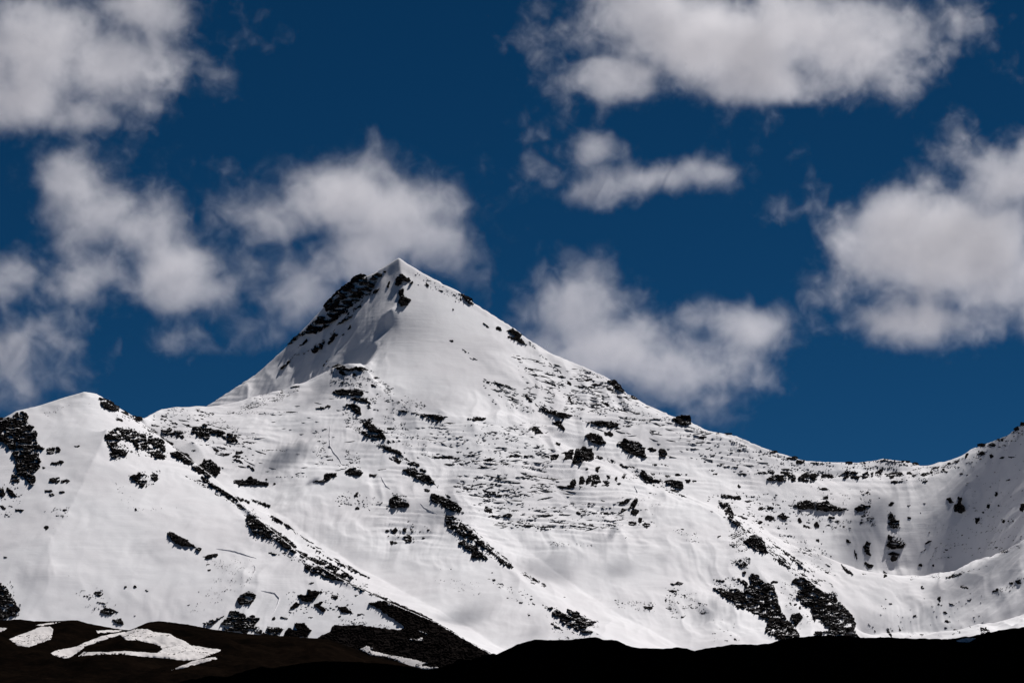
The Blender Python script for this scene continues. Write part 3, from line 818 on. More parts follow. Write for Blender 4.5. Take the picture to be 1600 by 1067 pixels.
OVALS = [
    (A, [(320, 495, 55, 45), (362, 493, 40, 40), (355, 573, 95, 30), (345, 680, 90, 40), (410, 688, 50, 30), (305, 748, 45, 20), (325, 770, 35, 20), (390, 755, 45, 18), (480, 468, 45, 14), (10, 755, 50, 60), (65, 755, 30, 110, -40), (10, 848, 50, 24, 30), (120, 868, 60, 22), (780, 258, 50, 20, 20), (950, 378, 60, 18, 20), (735, 298, 60, 14, 20), (1300, 690, 120, 22, 33), (1370, 738, 150, 22, 33), (1440, 780, 150, 18, 33), (1500, 840, 60, 28, 20), (1500, 798, 60, 26, 25), (962, 662, 60, 45, 40), (1350, 490, 40, 24, 30), (1400, 520, 50, 14), (1480, 532, 60, 18), (1490, 690, 60, 30), (1540, 690, 40, 24), (1290, 408, 40, 30), (1090, 325, 60, 12, 15), (1020, 300, 50, 12, 15), (960, 338, 40, 12, 20), (740, 735, 20, 8), (850, 860, 20, 24), (365, 903, 55, 12), (290, 975, 24, 24), (405, 865, 30, 14), (40, 895, 30, 12, 35), (275, 600, 22, 18), (1590, 690, 40, 40), (560, 203, 24, 8), (1060, 448, 50, 24, 20), (1255, 275, 40, 10, 15), (1230, 240, 50, 8), (1330, 268, 50, 12, 20)]),
    (B, [(1228, 258, 18, 50, 28), (700, 622, 65, 22, -38), (985, 525, 18, 62, 35), (945, 572, 14, 28, 30), (830, 748, 10, 60, 28), (660, 655, 40, 12, -38), (700, 690, 24, 10, -30), (610, 740, 40, 12, -45), (1030, 410, 60, 14, -45), (1000, 330, 70, 18, -20), (1470, 262, 30, 16, 40), (1410, 262, 20, 8), (1555, 298, 34, 14, 30)]),
    (Cw, [(640, 515, 52, 12, 35), (1280, 855, 50, 16), (1330, 885, 80, 18), (1285, 902, 50, 22), (425, 610, 30, 18, 15), (435, 417, 24, 14, 35), (790, 590, 40, 20, 30), (1190, 1000, 60, 12, 10), (1160, 970, 16, 40, -20), (560, 728, 60, 8, 25), (500, 672, 50, 8, 35), (715, 880, 80, 12, 14), (810, 910, 60, 10, 18), (650, 867, 26, 12), (1230, 898, 40, 12, 20), (1160, 880, 40, 22, 25), (1110, 835, 70, 14, 10), (1060, 885, 40, 14, 25), (910, 787, 60, 10, 20), (850, 725, 36, 10, 20), (275, 265, 24, 14, 40), (355, 298, 34, 14, 35), (1380, 1000, 80, 12, 18), (1560, 965, 50, 20, 25)]),
    (D, [(940, 95, 50, 30, 30), (1015, 100, 20, 28), (1130, 170, 40, 16, 30), (1155, 120, 36, 12), (640, 178, 70, 12, -8), (560, 215, 40, 8), (660, 200, 24, 8), (545, 338, 30, 10), (375, 465, 46, 8), (440, 572, 60, 6), (515, 782, 20, 20), (465, 755, 25, 14), (345, 895, 30, 22, 30), (1030, 850, 30, 40), (1040, 935, 36, 22, 20), (1465, 822, 50, 24, 25), (1280, 492, 24, 12), (1295, 515, 24, 12), (1240, 440, 40, 12), (1300, 435, 44, 8), (1400, 660, 60, 26, 25), (1440, 700, 50, 20, 20), (290, 640, 60, 16, 30), (370, 680, 60, 24, 35), (190, 685, 20, 14), (295, 590, 50, 22), (285, 618, 30, 12), (240, 550, 20, 14, 40), (215, 600, 50, 12), (520, 1010, 60, 24, 25), (1000, 650, 30, 12), (860, 632, 50, 10, -10), (835, 440, 30, 12), (1180, 905, 50, 10, -30), (1110, 300, 40, 12, 20), (1150, 320, 36, 12, 10), (1120, 378, 20, 14)]),
    (E_, [(55, 575, 110, 24, 22), (85, 640, 50, 30, 30), (180, 660, 70, 24, 20), (1390, 470, 45, 30, 20), (1450, 437, 40, 14), (1020, 612, 50, 18), (970, 596, 40, 12), (1340, 618, 50, 26, 20), (1390, 775, 45, 34), (1140, 802, 110, 24), (1310, 795, 40, 16), (1385, 792, 50, 14), (1450, 750, 22, 34, 10), (1500, 735, 18, 40, 15), (1335, 692, 30, 34, 20), (1405, 742, 24, 28), (1265, 690, 24, 14), (1565, 955, 50, 45, 30), (1500, 895, 80, 22, -15), (1490, 945, 30, 24), (1560, 1030, 40, 30), (660, 845, 120, 18), (720, 857, 90, 18), (655, 862, 40, 18), (612, 862, 24, 12), (690, 785, 60, 12), (370, 618, 150, 18), (450, 622, 70, 14), (570, 642, 90, 10), (660, 632, 60, 10), (820, 608, 80, 14), (890, 610, 50, 18), (770, 660, 40, 10), (650, 945, 60, 32, 30), (685, 985, 50, 12), (775, 983, 60, 28, 8), (1030, 980, 50, 14), (1220, 967, 24, 18), (1390, 967, 110, 12), (900, 1045, 100, 16), (1015, 1050, 80, 18), (740, 240, 60, 8, 20), (700, 500, 60, 8), (770, 470, 60, 8, -8), (640, 480, 40, 10), (840, 1040, 60, 8), (310, 430, 36, 8), (325, 495, 60, 8), (1470, 782, 30, 14), (1230, 802, 26, 12), (530, 815, 80, 14), (700, 835, 70, 12), (600, 840, 50, 12), (790, 820, 60, 8), (870, 852, 80, 8), (1280, 905, 20, 8), (1090, 535, 46, 20, 25), (1500, 675, 60, 18, 15), (1420, 632, 60, 10, 25)]),
    (Fw, [(215, 472, 45, 30, 20), (260, 437, 40, 14), (850, 608, 60, 16, -8), (870, 722, 40, 14), (795, 495, 60, 24), (1045, 722, 80, 18, 5), (570, 735, 40, 22), (640, 725, 50, 22), (700, 765, 40, 28), (740, 765, 30, 16), (535, 715, 30, 12), (480, 720, 40, 14, 20), (620, 825, 60, 16, 8), (1065, 857, 24, 14), (1075, 890, 50, 18), (1155, 937, 40, 24), (1212, 935, 50, 22), (1155, 1020, 35, 30), (1505, 1038, 36, 44, -20), (1340, 1015, 24, 14), (1225, 712, 50, 28), (1310, 692, 70, 16), (1165, 715, 60, 16), (1350, 625, 60, 22), (1400, 648, 60, 24), (1240, 583, 40, 14), (880, 467, 50, 12), (950, 470, 40, 10), (1000, 677, 40, 16), (930, 677, 30, 10), (690, 725, 24, 14), (1240, 880, 50, 10), (1300, 888, 30, 10), (1045, 992, 60, 14, 20), (1400, 1010, 30, 40, -25), (1440, 1050, 60, 20, 15), (1590, 995, 30, 18), (970, 588, 36, 12), (710, 485, 30, 10), (650, 850, 80, 10, 20), (560, 668, 60, 10, 20), (420, 383, 60, 10, 5), (1020, 797, 26, 20), (1550, 812, 50, 14), (1560, 870, 40, 20, 10), (680, 612, 70, 10, 10), (495, 665, 36, 14), (1490, 660, 30, 12), (15, 965, 28, 20), (40, 1030, 40, 10), (95, 1038, 36, 10), (360, 1030, 40, 30), (400, 1010, 26, 36), (440, 1040, 46, 28, 15), (370, 955, 50, 44, -30), (295, 945, 34, 24), (310, 900, 60, 20, -20)]),
    (G, [(650, 565, 24, 36), (810, 560, 70, 22, 8), (880, 555, 32, 22), (915, 570, 36, 12), (975, 564, 50, 26), (1020, 550, 24, 22), (790, 612, 50, 26), (830, 608, 40, 20), (978, 608, 40, 16), (160, 460, 60, 22), (200, 487, 60, 24), (30, 425, 50, 22), (290, 492, 60, 14), (510, 492, 50, 14), (720, 477, 60, 18), (770, 480, 60, 14), (860, 485, 60, 12), (920, 499, 40, 18), (600, 492, 50, 9), (1052, 522, 40, 16), (1107, 546, 50, 16, 15), (1130, 497, 30, 12), (1175, 485, 30, 12), (1340, 382, 50, 22), (1400, 382, 50, 32), (1338, 432, 70, 34), (1450, 350, 50, 16), (1555, 282, 40, 22, -20), (1590, 252, 26, 24), (1520, 457, 40, 18), (1465, 460, 36, 20, -20), (1395, 450, 30, 30, -30), (1240, 450, 16, 40, 30), (770, 750, 40, 30), (880, 760, 30, 10), (1380, 765, 34, 38), (1345, 800, 24, 18), (1428, 690, 22, 30), (1470, 857, 24, 28), (1285, 775, 24, 12), (1440, 760, 20, 14), (882, 837, 36, 18), (395, 835, 40, 16), (305, 878, 36, 40, -30), (1590, 770, 36, 60, 20), (1310, 850, 10, 10), (1500, 760, 18, 10), (1505, 855, 22, 16, -30), (1530, 855, 16, 16, -30), (620, 680, 40, 14, -30), (595, 688, 26, 10), (690, 711, 36, 6), (980, 746, 30, 8), (955, 805, 16, 8), (350, 655, 50, 18), (270, 640, 10, 8), (430, 862, 30, 12), (480, 890, 30, 12), (380, 880, 30, 12), (420, 895, 30, 12), (350, 920, 16, 14), (235, 825, 18, 8), (1210, 560, 30, 14), (1310, 575, 20, 8), (1500, 600, 36, 14, -15), (1390, 640, 16, 8), (605, 770, 70, 10, -10), (500, 980, 40, 22, 20), (320, 985, 60, 14, 35), (360, 710, 40, 28), (20, 775, 40, 22), (70, 770, 22, 12), (110, 555, 60, 18), (1255, 760, 10, 8)]),
    (H, [(545, 255, 14, 90, -14), (225, 252, 60, 12, 30), (952, 331, 34, 28), (1033, 332, 24, 18), (975, 237, 50, 14, -28), (1000, 185, 60, 18, -30), (1110, 235, 36, 14, 10), (1480, 246, 50, 16), (1230, 467, 60, 20, 10), (1525, 445, 26, 24), (1420, 490, 50, 22, -30), (1070, 540, 26, 34), (1076, 578, 36, 16, 10), (1150, 575, 60, 14, 20), (965, 470, 18, 24, -30), (740, 541, 32, 8, 15), (765, 570, 24, 12, 15), (920, 646, 30, 16, -20), (1110, 627, 38, 18, 20), (1120, 680, 46, 22), (1110, 722, 24, 14), (1180, 738, 60, 10, 20), (825, 728, 18, 36), (645, 710, 44, 10, 35), (365, 375, 46, 10, 25), (600, 387, 20, 8), (400, 35, 40, 18), (1255, 550, 40, 10, 15), (1310, 680, 30, 8, 15), (1285, 655, 20, 8), (668, 745, 12, 20), (960, 765, 20, 10), (340, 640, 60, 8), (1265, 718, 14, 10), (1560, 210, 30, 8, -25), (1425, 222, 24, 10, -20), (1400, 190, 24, 8, -30), (1050, 222, 30, 8, -25), (1330, 650, 50, 8, 5), (900, 420, 24, 8)]),
    (J, [(610, 495, 60, 26, 20), (450, 595, 70, 26, 8), (350, 70, 40, 34), (400, 52, 24, 36), (442, 82, 44, 28, 15), (45, 72, 30, 10), (95, 78, 38, 12), (865, 755, 34, 8, 10), (940, 800, 28, 10), (995, 792, 18, 14), (970, 770, 20, 6), (1342, 572, 24, 22), (1372, 575, 18, 18), (1400, 600, 20, 20), (1240, 437, 50, 20), (650, 107, 54, 8), (310, 158, 24, 8), (895, 152, 30, 8, -25), (770, 570, 36, 14), (795, 632, 30, 10), (665, 655, 26, 12), (590, 602, 30, 12), (1300, 328, 90, 18, 25), (1340, 270, 220, 9, 33), (1400, 330, 260, 9, 37), (1260, 300, 160, 9, 38), (1430, 425, 90, 12, 40), (1500, 470, 90, 14, 38), (1190, 500, 50, 20, 30), (1570, 330, 40, 10, 25), (1560, 372, 50, 10, 25), (1000, 70, 60, 20, 35), (1040, 100, 60, 16, 35), (1000, 420, 70, 14), (905, 430, 70, 20, 8)]),
    (I, [(65, 115, 48, 38, -35), (130, 110, 22, 34, -25), (170, 108, 22, 50, -25), (20, 115, 26, 24), (50, 190, 34, 28), (75, 190, 22, 16), (245, 160, 26, 14), (272, 112, 40, 14, -20), (660, 420, 70, 10, 4), (725, 447, 36, 10, 6), (785, 480, 40, 10, 6), (845, 495, 26, 10, 10), (780, 535, 60, 7), (860, 562, 40, 9), (945, 425, 66, 18, 33), (930, 442, 24, 8, 20), (675, 377, 26, 7, 10), (1080, 715, 90, 14, 28), (905, 640, 18, 14), (920, 543, 22, 7), (992, 460, 20, 7), (680, 738, 14, 5), (420, 356, 16, 10), (350, 353, 12, 5), (1130, 530, 16, 6), (1000, 580, 30, 8, 20), (1145, 780, 60, 8, 15), (1200, 760, 60, 8, 15), (940, 575, 30, 8, 25), (1300, 705, 50, 10)]),
    (K, [(510, 665, 26, 24), (580, 660, 52, 14, 10), (785, 495, 80, 12), (892, 530, 46, 26, 15), (1047, 637, 52, 20), (740, 655, 40, 12), (922, 652, 24, 12), (750, 442, 46, 10, -10), (120, 273, 80, 20, -12), (1040, 375, 200, 8, 27), (960, 340, 180, 8, 28), (860, 320, 240, 9, 30), (800, 250, 220, 8, 33), (560, 60, 140, 18, 33), (600, 90, 70, 10, 35), (1020, 520, 40, 8), (1150, 520, 90, 8, 10), (45, 497, 14, 6), (980, 580, 50, 6), (1000, 540, 36, 6)]),
    (L, [(540, 525, 46, 12), (570, 530, 50, 8), (635, 565, 60, 12, 8), (652, 585, 50, 10), (845, 465, 30, 16, 8), (782, 466, 24, 12), (920, 487, 26, 18), (845, 645, 24, 9), (430, 396, 18, 8), (1175, 580, 26, 8, -20), (30, 280, 40, 14, 10), (290, 98, 30, 20), (330, 98, 24, 6), (1300, 328, 24, 10), (1308, 362, 26, 12), (518, 490, 20, 8), (600, 605, 30, 6), (1055, 454, 18, 8)]),
]
stones = []
for win, items in OVALS:
    for it in items:
        stones.append((win[0] + it[0] / 4, win[1] + it[1] / 4, it[2] / 4 + 0.8, it[3] / 4 + 0.8, it[4] if len(it) > 4 else 0, len(stones)))
stones.sort(key=lambda q: -q[2] * q[3])
small = []
for n_, (cx, cy, w, h, ang, k) in enumerate(stones):
    o = rock_shell('rock', oval(cx, cy, w, h, ang, None, k), mountain, k, 1.4, 0.8)
    if o and n_ >= 290:                                    # the smallest ones become one mass of stones
        small.append(o)
SV, SF = [], []
for o in small:
    base = len(SV)
    SV += [v.co + o.location for v in o.data.vertices]
    SF += [[base + i for i in p.vertices] for p in o.data.polygons]
    bpy.data.objects.remove(o)
tag(link_mesh('small_rock', SV, SF, M_ROCK, mountain), kind='stuff')


# ------------------------------------------------------------------ loose stones and thin ledges, too many to pick apart
def specks(name, zones, seed):
    r = np.random.default_rng(seed)
    V, Fc = [], []
    for poly, n, lmin, lmax, asp, ang in zones:
        poly = np.array(poly, float)
        lo, hi = poly.min(0), poly.max(0)
        got = 0
        pts = []
        while got < n:
            p = r.uniform(lo, hi, (n * 3, 2))
            p = p[inside(p, poly)]
            keep = perlin(p[:, 0] / 22, p[:, 1] / 7, seed) + 0.35 * perlin(p[:, 0] / 6, p[:, 1] / 3, seed + 3) > r.uniform(-0.3, 0.6, len(p))
            p = p[keep]
            pts.append(p)
            got += len(p)
        pts = np.vstack(pts)[:n]
        L_ = lmin + (lmax - lmin) * r.random(n) ** 2.2
        a = np.radians(ang + r.normal(0, 9, n))
        hgt = np.clip(L_ / (asp * 1.35) * r.uniform(0.6, 1.3, n), 0.7, 2.4)
        m = 8
        th = np.linspace(0, 2 * np.pi, m, endpoint=False)
        for s in range(n):
            k_ = r.uniform(0.6, 1.2, m)
            ex, ey = np.cos(th) * L_[s] / 2 * k_, np.sin(th) * hgt[s] / 2 * k_
            q = np.stack([pts[s, 0] + ex * np.cos(a[s]) - ey * np.sin(a[s]), pts[s, 1] + ex * np.sin(a[s]) + ey * np.cos(a[s])], -1)
            q = np.vstack([q, pts[s] + r.normal(0, 0.15, 2)])
            b = len(V) * 0 + sum_len[0]
            sum_len[0] += m + 1
            V.append(q)
            Fc.extend([(b + i, b + (i + 1) % m, b + m) for i in range(m)])
    q = np.vstack(V)
    h, ok = hit(q[:, 0], q[:, 1], True)
    good = ok.reshape(-1, 9).all(1)
    Fc = [f for f in Fc if good[f[0] // 9]]
    ln = h - np.array([0, 0, EYE])
    ln /= np.linalg.norm(ln, axis=1, keepdims=True)
    top = (np.arange(len(q)) % 9) == 8
    t = np.where(top, 5.0, 0.6)
    w = h - ln * t[:, None]
    o = link_mesh(name, w, Fc, M_ROCK, mountain)
    return tag(o, 'scattered small dark stones and thin ledges in the snow', kind='stuff')


sum_len = [0]
ZONES = [
    (full(E_, [(250, 590), (900, 550), (1180, 580), (1100, 700), (750, 690), (400, 680)]), 46, 6, 26, 11, -2),
    (full(E_, [(450, 730), (1050, 700), (1200, 860), (800, 900), (550, 880)]), 60, 6, 30, 11, 1),
    (full(E_, [(560, 900), (1500, 900), (1500, 1067), (750, 1067)]), 46, 6, 30, 11, 1),
    (full(E_, [(150, 400), (1050, 400), (1050, 560), (350, 560)]), 40, 6, 24, 12, 2),
    (full(Cw, [(640, 850), (950, 960), (1000, 1067), (700, 980)]), 22, 6, 28, 12, 17),
    (full(Cw, [(800, 690), (1000, 740), (1250, 800), (1500, 930), (1600, 1067), (1000, 1067), (860, 880)]), 70, 5, 26, 10, 11),
    (full(Fw, [(0, 60), (420, 290), (600, 380), (900, 480), (700, 640), (300, 560), (0, 380)]), 60, 5, 26, 10, 9),
    (full(Fw, [(700, 420), (1200, 590), (1600, 680), (1600, 720), (1200, 680), (700, 640)]), 34, 5, 22, 9, 4),
    (full(D, [(300, 290), (640, 200), (900, 240), (1050, 380), (900, 480), (400, 480)]), 26, 5, 24, 13, 0),
    (full(D, [(330, 480), (1060, 480), (1200, 700), (700, 740), (420, 720)]), 24, 5, 24, 13, 0),
    (full(A, [(960, 250), (1350, 280), (1600, 420), (1600, 640), (1250, 470), (1000, 380)]), 44, 5, 24, 9, 14),
    (full(D, [(1040, 360), (1150, 400), (1450, 690), (1620, 850), (1480, 820), (1200, 600)]), 40, 3, 13, 4, 28),
    (full(Cw, [(800, 690), (900, 720), (1010, 740), (1110, 830), (1190, 765), (1300, 800), (1400, 840), (1500, 930), (1600, 1000), (1600, 1067), (1000, 1067), (900, 960)]), 330, 1.0, 9.0, 5, 6),
    (full(Cw, [(600, 820), (900, 930), (950, 1067), (680, 1000), (620, 880)]), 120, 1.0, 7, 4, 14),
    (full(Cw, [(100, 100), (250, 210), (480, 320), (560, 400), (540, 410), (300, 300), (150, 180)]), 60, 1, 4, 2.5, 33),
    (full(E_, [(1000, 190), (1600, 330), (1600, 440), (1300, 330), (1000, 290)]), 130, 1, 7, 4.5, 8),
    (full(Fw, [(0, 60), (200, 100), (420, 290), (600, 380), (400, 400), (0, 340)]), 170, 1, 6, 4, 6),
    (full(Fw, [(600, 440), (700, 410), (1000, 480), (1200, 590), (1600, 660), (1600, 730), (1180, 720), (1000, 720), (750, 640)]), 260, 1, 6, 3, 4),
    (full(Fw, [(450, 320), (700, 430), (760, 430), (1100, 560), (1080, 575), (900, 500), (600, 400)]), 90, 0.9, 3, 2, 10),
    (full(Fw, [(800, 860), (1000, 830), (1500, 860), (1600, 960), (1600, 1067), (1100, 1067), (850, 960)]), 240, 1, 6, 2.5, 8),
    (full(Fw, [(150, 880), (520, 830), (520, 1060), (20, 1067), (20, 900)]), 130, 1, 6, 4, 0),
    (full(Fw, [(240, 700), (400, 690), (560, 770), (700, 850), (640, 860), (500, 800), (350, 770)]), 120, 1, 5, 2.5, 15),
    (full(E_, [(250, 590), (900, 560), (1100, 600), (1000, 700), (750, 680), (400, 670)]), 200, 1, 10, 6, -3),
    (full(E_, [(450, 740), (1000, 700), (1150, 820), (1000, 860), (650, 900), (450, 830)]), 330, 1, 10, 6, 1),
    (full(E_, [(560, 900), (1500, 900), (1500, 1067), (800, 1067), (600, 1000)]), 260, 1, 10, 5, 1),
    (full(E_, [(200, 400), (1000, 400), (1000, 560), (400, 560)]), 160, 1, 9, 7, 2),
    (full(E_, [(0, 150), (200, 250), (350, 340), (200, 330), (0, 290)]), 90, 1, 5, 3, 8),
    (full(E_, [(0, 290), (150, 380), (300, 520), (250, 640), (100, 560), (0, 460)]), 120, 1, 5, 3.5, 8),
    (full(D, [(840, 30), (1110, 60), (1260, 200), (1130, 290), (1050, 220), (870, 190)]), 260, 0.9, 5, 3, 6),
    (full(D, [(940, 290), (1060, 350), (1060, 470), (980, 430), (940, 350)]), 90, 0.9, 4, 3, 4),
    (full(D, [(1040, 370), (1130, 370), (1220, 520), (1420, 680), (1280, 660), (1130, 520), (1040, 470)]), 240, 0.9, 5, 2.2, 20),
    (full(D, [(290, 300), (430, 230), (640, 170), (680, 185), (560, 270), (380, 310), (300, 330)]), 170, 0.8, 3.5, 2.5, -12),
    (full(D, [(180, 330), (700, 332), (700, 345), (180, 348)]), 50, 0.8, 4, 3, 0),
    (full(D, [(380, 565), (600, 570), (600, 578), (380, 578)]), 30, 0.8, 3, 3, 0),
    (full(D, [(760, 420), (900, 600), (930, 680), (830, 660), (780, 640)]), 60, 0.8, 5, 4, -4),
    (full(D, [(890, 880), (980, 820), (1060, 840), (1200, 880), (1100, 960), (920, 930)]), 80, 0.8, 4, 2, 20),
    (full(D, [(960, 560), (1040, 570), (1060, 700), (960, 700)]), 60, 0.8, 4, 2.5, 0),
    (full(D, [(520, 735), (720, 735), (720, 742), (520, 742)]), 20, 0.8, 3, 3, 0),
    (full(D, [(1200, 840), (1330, 840), (1370, 930), (1220, 940)]), 60, 0.8, 4, 2, 10),
    (full(A, [(650, 380), (760, 340), (950, 390), (1060, 540), (900, 540), (700, 560), (650, 480)]), 240, 0.9, 5, 1.8, 25),
    (full(A, [(600, 160), (750, 220), (900, 320), (1000, 400), (900, 360), (700, 260)]), 90, 1, 5, 2.5, 25),
    (full(A, [(960, 230), (1150, 210), (1350, 280), (1600, 400), (1600, 600), (1400, 520), (1200, 440), (1000, 400), (950, 300)]), 330, 0.9, 6, 3, 16),
    (full(A, [(1120, 620), (1400, 760), (1600, 880), (1600, 920), (1400, 800), (1150, 650)]), 160, 0.9, 5, 2.5, 30),
    (full(A, [(200, 290), (420, 200), (440, 215), (260, 310)]), 14, 0.8, 3, 3, 0),
    (full(A, [(0, 660), (160, 720), (160, 900), (0, 920)]), 40, 1, 5, 2.5, 30),
    (full(A, [(230, 860), (440, 840), (420, 920), (240, 900)]), 30, 0.8, 4, 3, 0),
    (full(A, [(690, 700), (760, 690), (880, 860), (1280, 810), (1260, 840), (820, 890)]), 26, 0.6, 1.6, 1.5, 0),
    (full(A, [(780, 630), (1010, 620), (1010, 720), (860, 740), (790, 690)]), 80, 0.8, 3, 1.6, 30),
    (full(A, [(1520, 860), (1600, 840), (1600, 1067), (1540, 980)]), 60, 0.9, 4, 2, 30),
    (full(L, [(450, 470), (700, 470), (760, 700), (560, 620)]), 50, 0.8, 3, 2, 5),
    (full(L, [(1260, 300), (1600, 240), (1600, 420), (1300, 600), (1180, 640), (1350, 400)]), 150, 0.6, 1.8, 1.8, -25),
    (full(L, [(0, 400), (60, 410), (140, 600), (100, 600), (40, 460)]), 24, 0.8, 3, 2, 30),
    (full(K, [(340, 0), (420, 30), (640, 200), (720, 320), (640, 310), (430, 170), (330, 110)]), 220, 0.9, 4.5, 2, 25),
    (full(K, [(700, 300), (1000, 390), (1250, 540), (1100, 530), (900, 420), (700, 380)]), 130, 0.9, 6, 4, 26),
    (full(K, [(580, 480), (900, 480), (1080, 620), (1080, 700), (880, 690), (800, 640), (600, 640)]), 130, 0.8, 5, 3, 5),
    (full(K, [(880, 690), (1080, 680), (1300, 720), (1100, 720)]), 50, 0.8, 4, 3, 0),
    (full(K, [(1200, 60), (1420, 50), (1500, 120), (1360, 200), (1220, 210)]), 46, 0.8, 4, 1.8, -25),
    (full(I, [(370, 0), (480, 60), (830, 340), (1020, 460), (960, 450), (700, 300), (450, 170), (380, 80)]), 300, 0.9, 6, 2.6, 32),
    (full(I, [(280, 400), (600, 440), (600, 520), (400, 500)]), 40, 0.6, 1.6, 1.6, 0),
    (full(I, [(600, 410), (900, 490), (960, 580), (880, 590), (700, 460)]), 34, 0.7, 4, 4, 6),
    (full(I, [(1000, 580), (1150, 590), (1350, 690), (1350, 770), (1100, 800), (1020, 680)]), 110, 0.8, 5, 2.6, 28),
    (full(I, [(820, 40), (1150, 40), (1150, 110), (860, 120)]), 70, 0.8, 6, 4, 0),
    (full(I, [(1020, 180), (1320, 200), (1320, 212), (1050, 210)]), 34, 0.8, 3, 2, 2),
    (full(J, [(950, 110), (1080, 110), (1110, 260), (1000, 260), (960, 200)]), 260, 0.9, 4, 1.6, 15),
    (full(J, [(1050, 90), (1140, 110), (1600, 450), (1640, 530), (1480, 430), (1300, 330), (1180, 230)]), 220, 0.9, 7, 4, 36),
    (full(J, [(550, 470), (750, 480), (750, 600), (560, 600)]), 110, 0.8, 3.5, 1.5, 10),
    (full(J, [(240, 545), (500, 560), (490, 620), (270, 610)]), 70, 0.8, 3.5, 1.8, 4),
    (full(J, [(740, 560), (820, 560), (830, 650), (780, 640)]), 36, 0.8, 3, 1.6, 10),
    (full(J, [(580, 580), (690, 640), (680, 670), (590, 660)]), 26, 0.8, 3, 2, 5),
    (full(J, [(960, 290), (1090, 280), (1090, 350), (980, 340)]), 90, 0.8, 3.5, 1.8, 10),
    (full(J, [(840, 420), (1000, 400), (1050, 520), (1000, 600), (850, 490)]), 130, 0.9, 4, 2, 10),
    (full(J, [(1270, 420), (1460, 430), (1500, 700), (1400, 740), (1290, 560)]), 120, 0.8, 4, 1.8, 20),
    (full(J, [(850, 640), (1010, 660), (1030, 820), (860, 830)]), 16, 0.8, 4, 2.5, 10),
    (full(J, [(1250, 130), (1400, 150), (1600, 260), (1600, 400), (1500, 330), (1300, 190)]), 110, 0.9, 5, 2.5, 22),
    (full(J, [(560, 90), (780, 120), (780, 190), (580, 170)]), 30, 0.8, 4, 2.5, 4),
    (full(G, [(0, 410), (480, 480), (1000, 500), (1000, 540), (500, 520), (0, 470)]), 260, 0.9, 5, 2.2, 3),
    (full(G, [(0, 520), (1050, 530), (1050, 600), (0, 600)]), 150, 0.9, 4, 2, 5),
    (full(G, [(1000, 520), (1250, 460), (1600, 240), (1600, 330), (1300, 490), (1060, 560)]), 180, 0.9, 5, 2, -20),
    (full(G, [(1200, 480), (1600, 330), (1600, 720), (1250, 760)]), 60, 0.8, 3.5, 2, -12),
    (full(G, [(1250, 800), (1600, 720), (1600, 1000), (1300, 1067), (1000, 1067)]), 110, 0.8, 4, 2.2, -25),
    (full(G, [(570, 800), (640, 790), (680, 880), (660, 910), (580, 910)]), 90, 0.8, 4.5, 1.8, -15),
    (full(G, [(745, 780), (800, 800), (830, 900), (750, 910)]), 90, 0.8, 4, 1.5, -20),
    (full(G, [(740, 930), (800, 915), (870, 1000), (840, 1030), (740, 1030)]), 60, 0.8, 4, 1.5, -20),
    (full(G, [(360, 840), (520, 840), (520, 910), (360, 910)]), 40, 0.8, 4, 2, 4),
    (full(G, [(560, 660), (660, 650), (640, 780), (580, 720)]), 40, 0.8, 4, 2, -15),
    (full(G, [(300, 640), (520, 640), (520, 760), (340, 740)]), 40, 0.8, 4, 2, 5),
    (full(H, [(1000, 60), (1600, 0), (1600, 220), (1260, 340), (1000, 300)]), 100, 0.8, 4, 2.5, -28),
    (full(H, [(840, 400), (1250, 360), (1420, 320), (1420, 330), (1100, 420)]), 40, 0.8, 4, 3, -8),
    (full(H, [(700, 500), (1350, 500), (1350, 780), (700, 780)]), 60, 0.8, 3.5, 2.5, 10),
    (full(H, [(200, 300), (420, 350), (420, 400), (200, 380)]), 30, 0.8, 4, 3, 25),
    (full(H, [(1380, 520), (1480, 440), (1600, 400), (1600, 450), (1450, 520)]), 40, 0.8, 3.5, 2, -25),
]
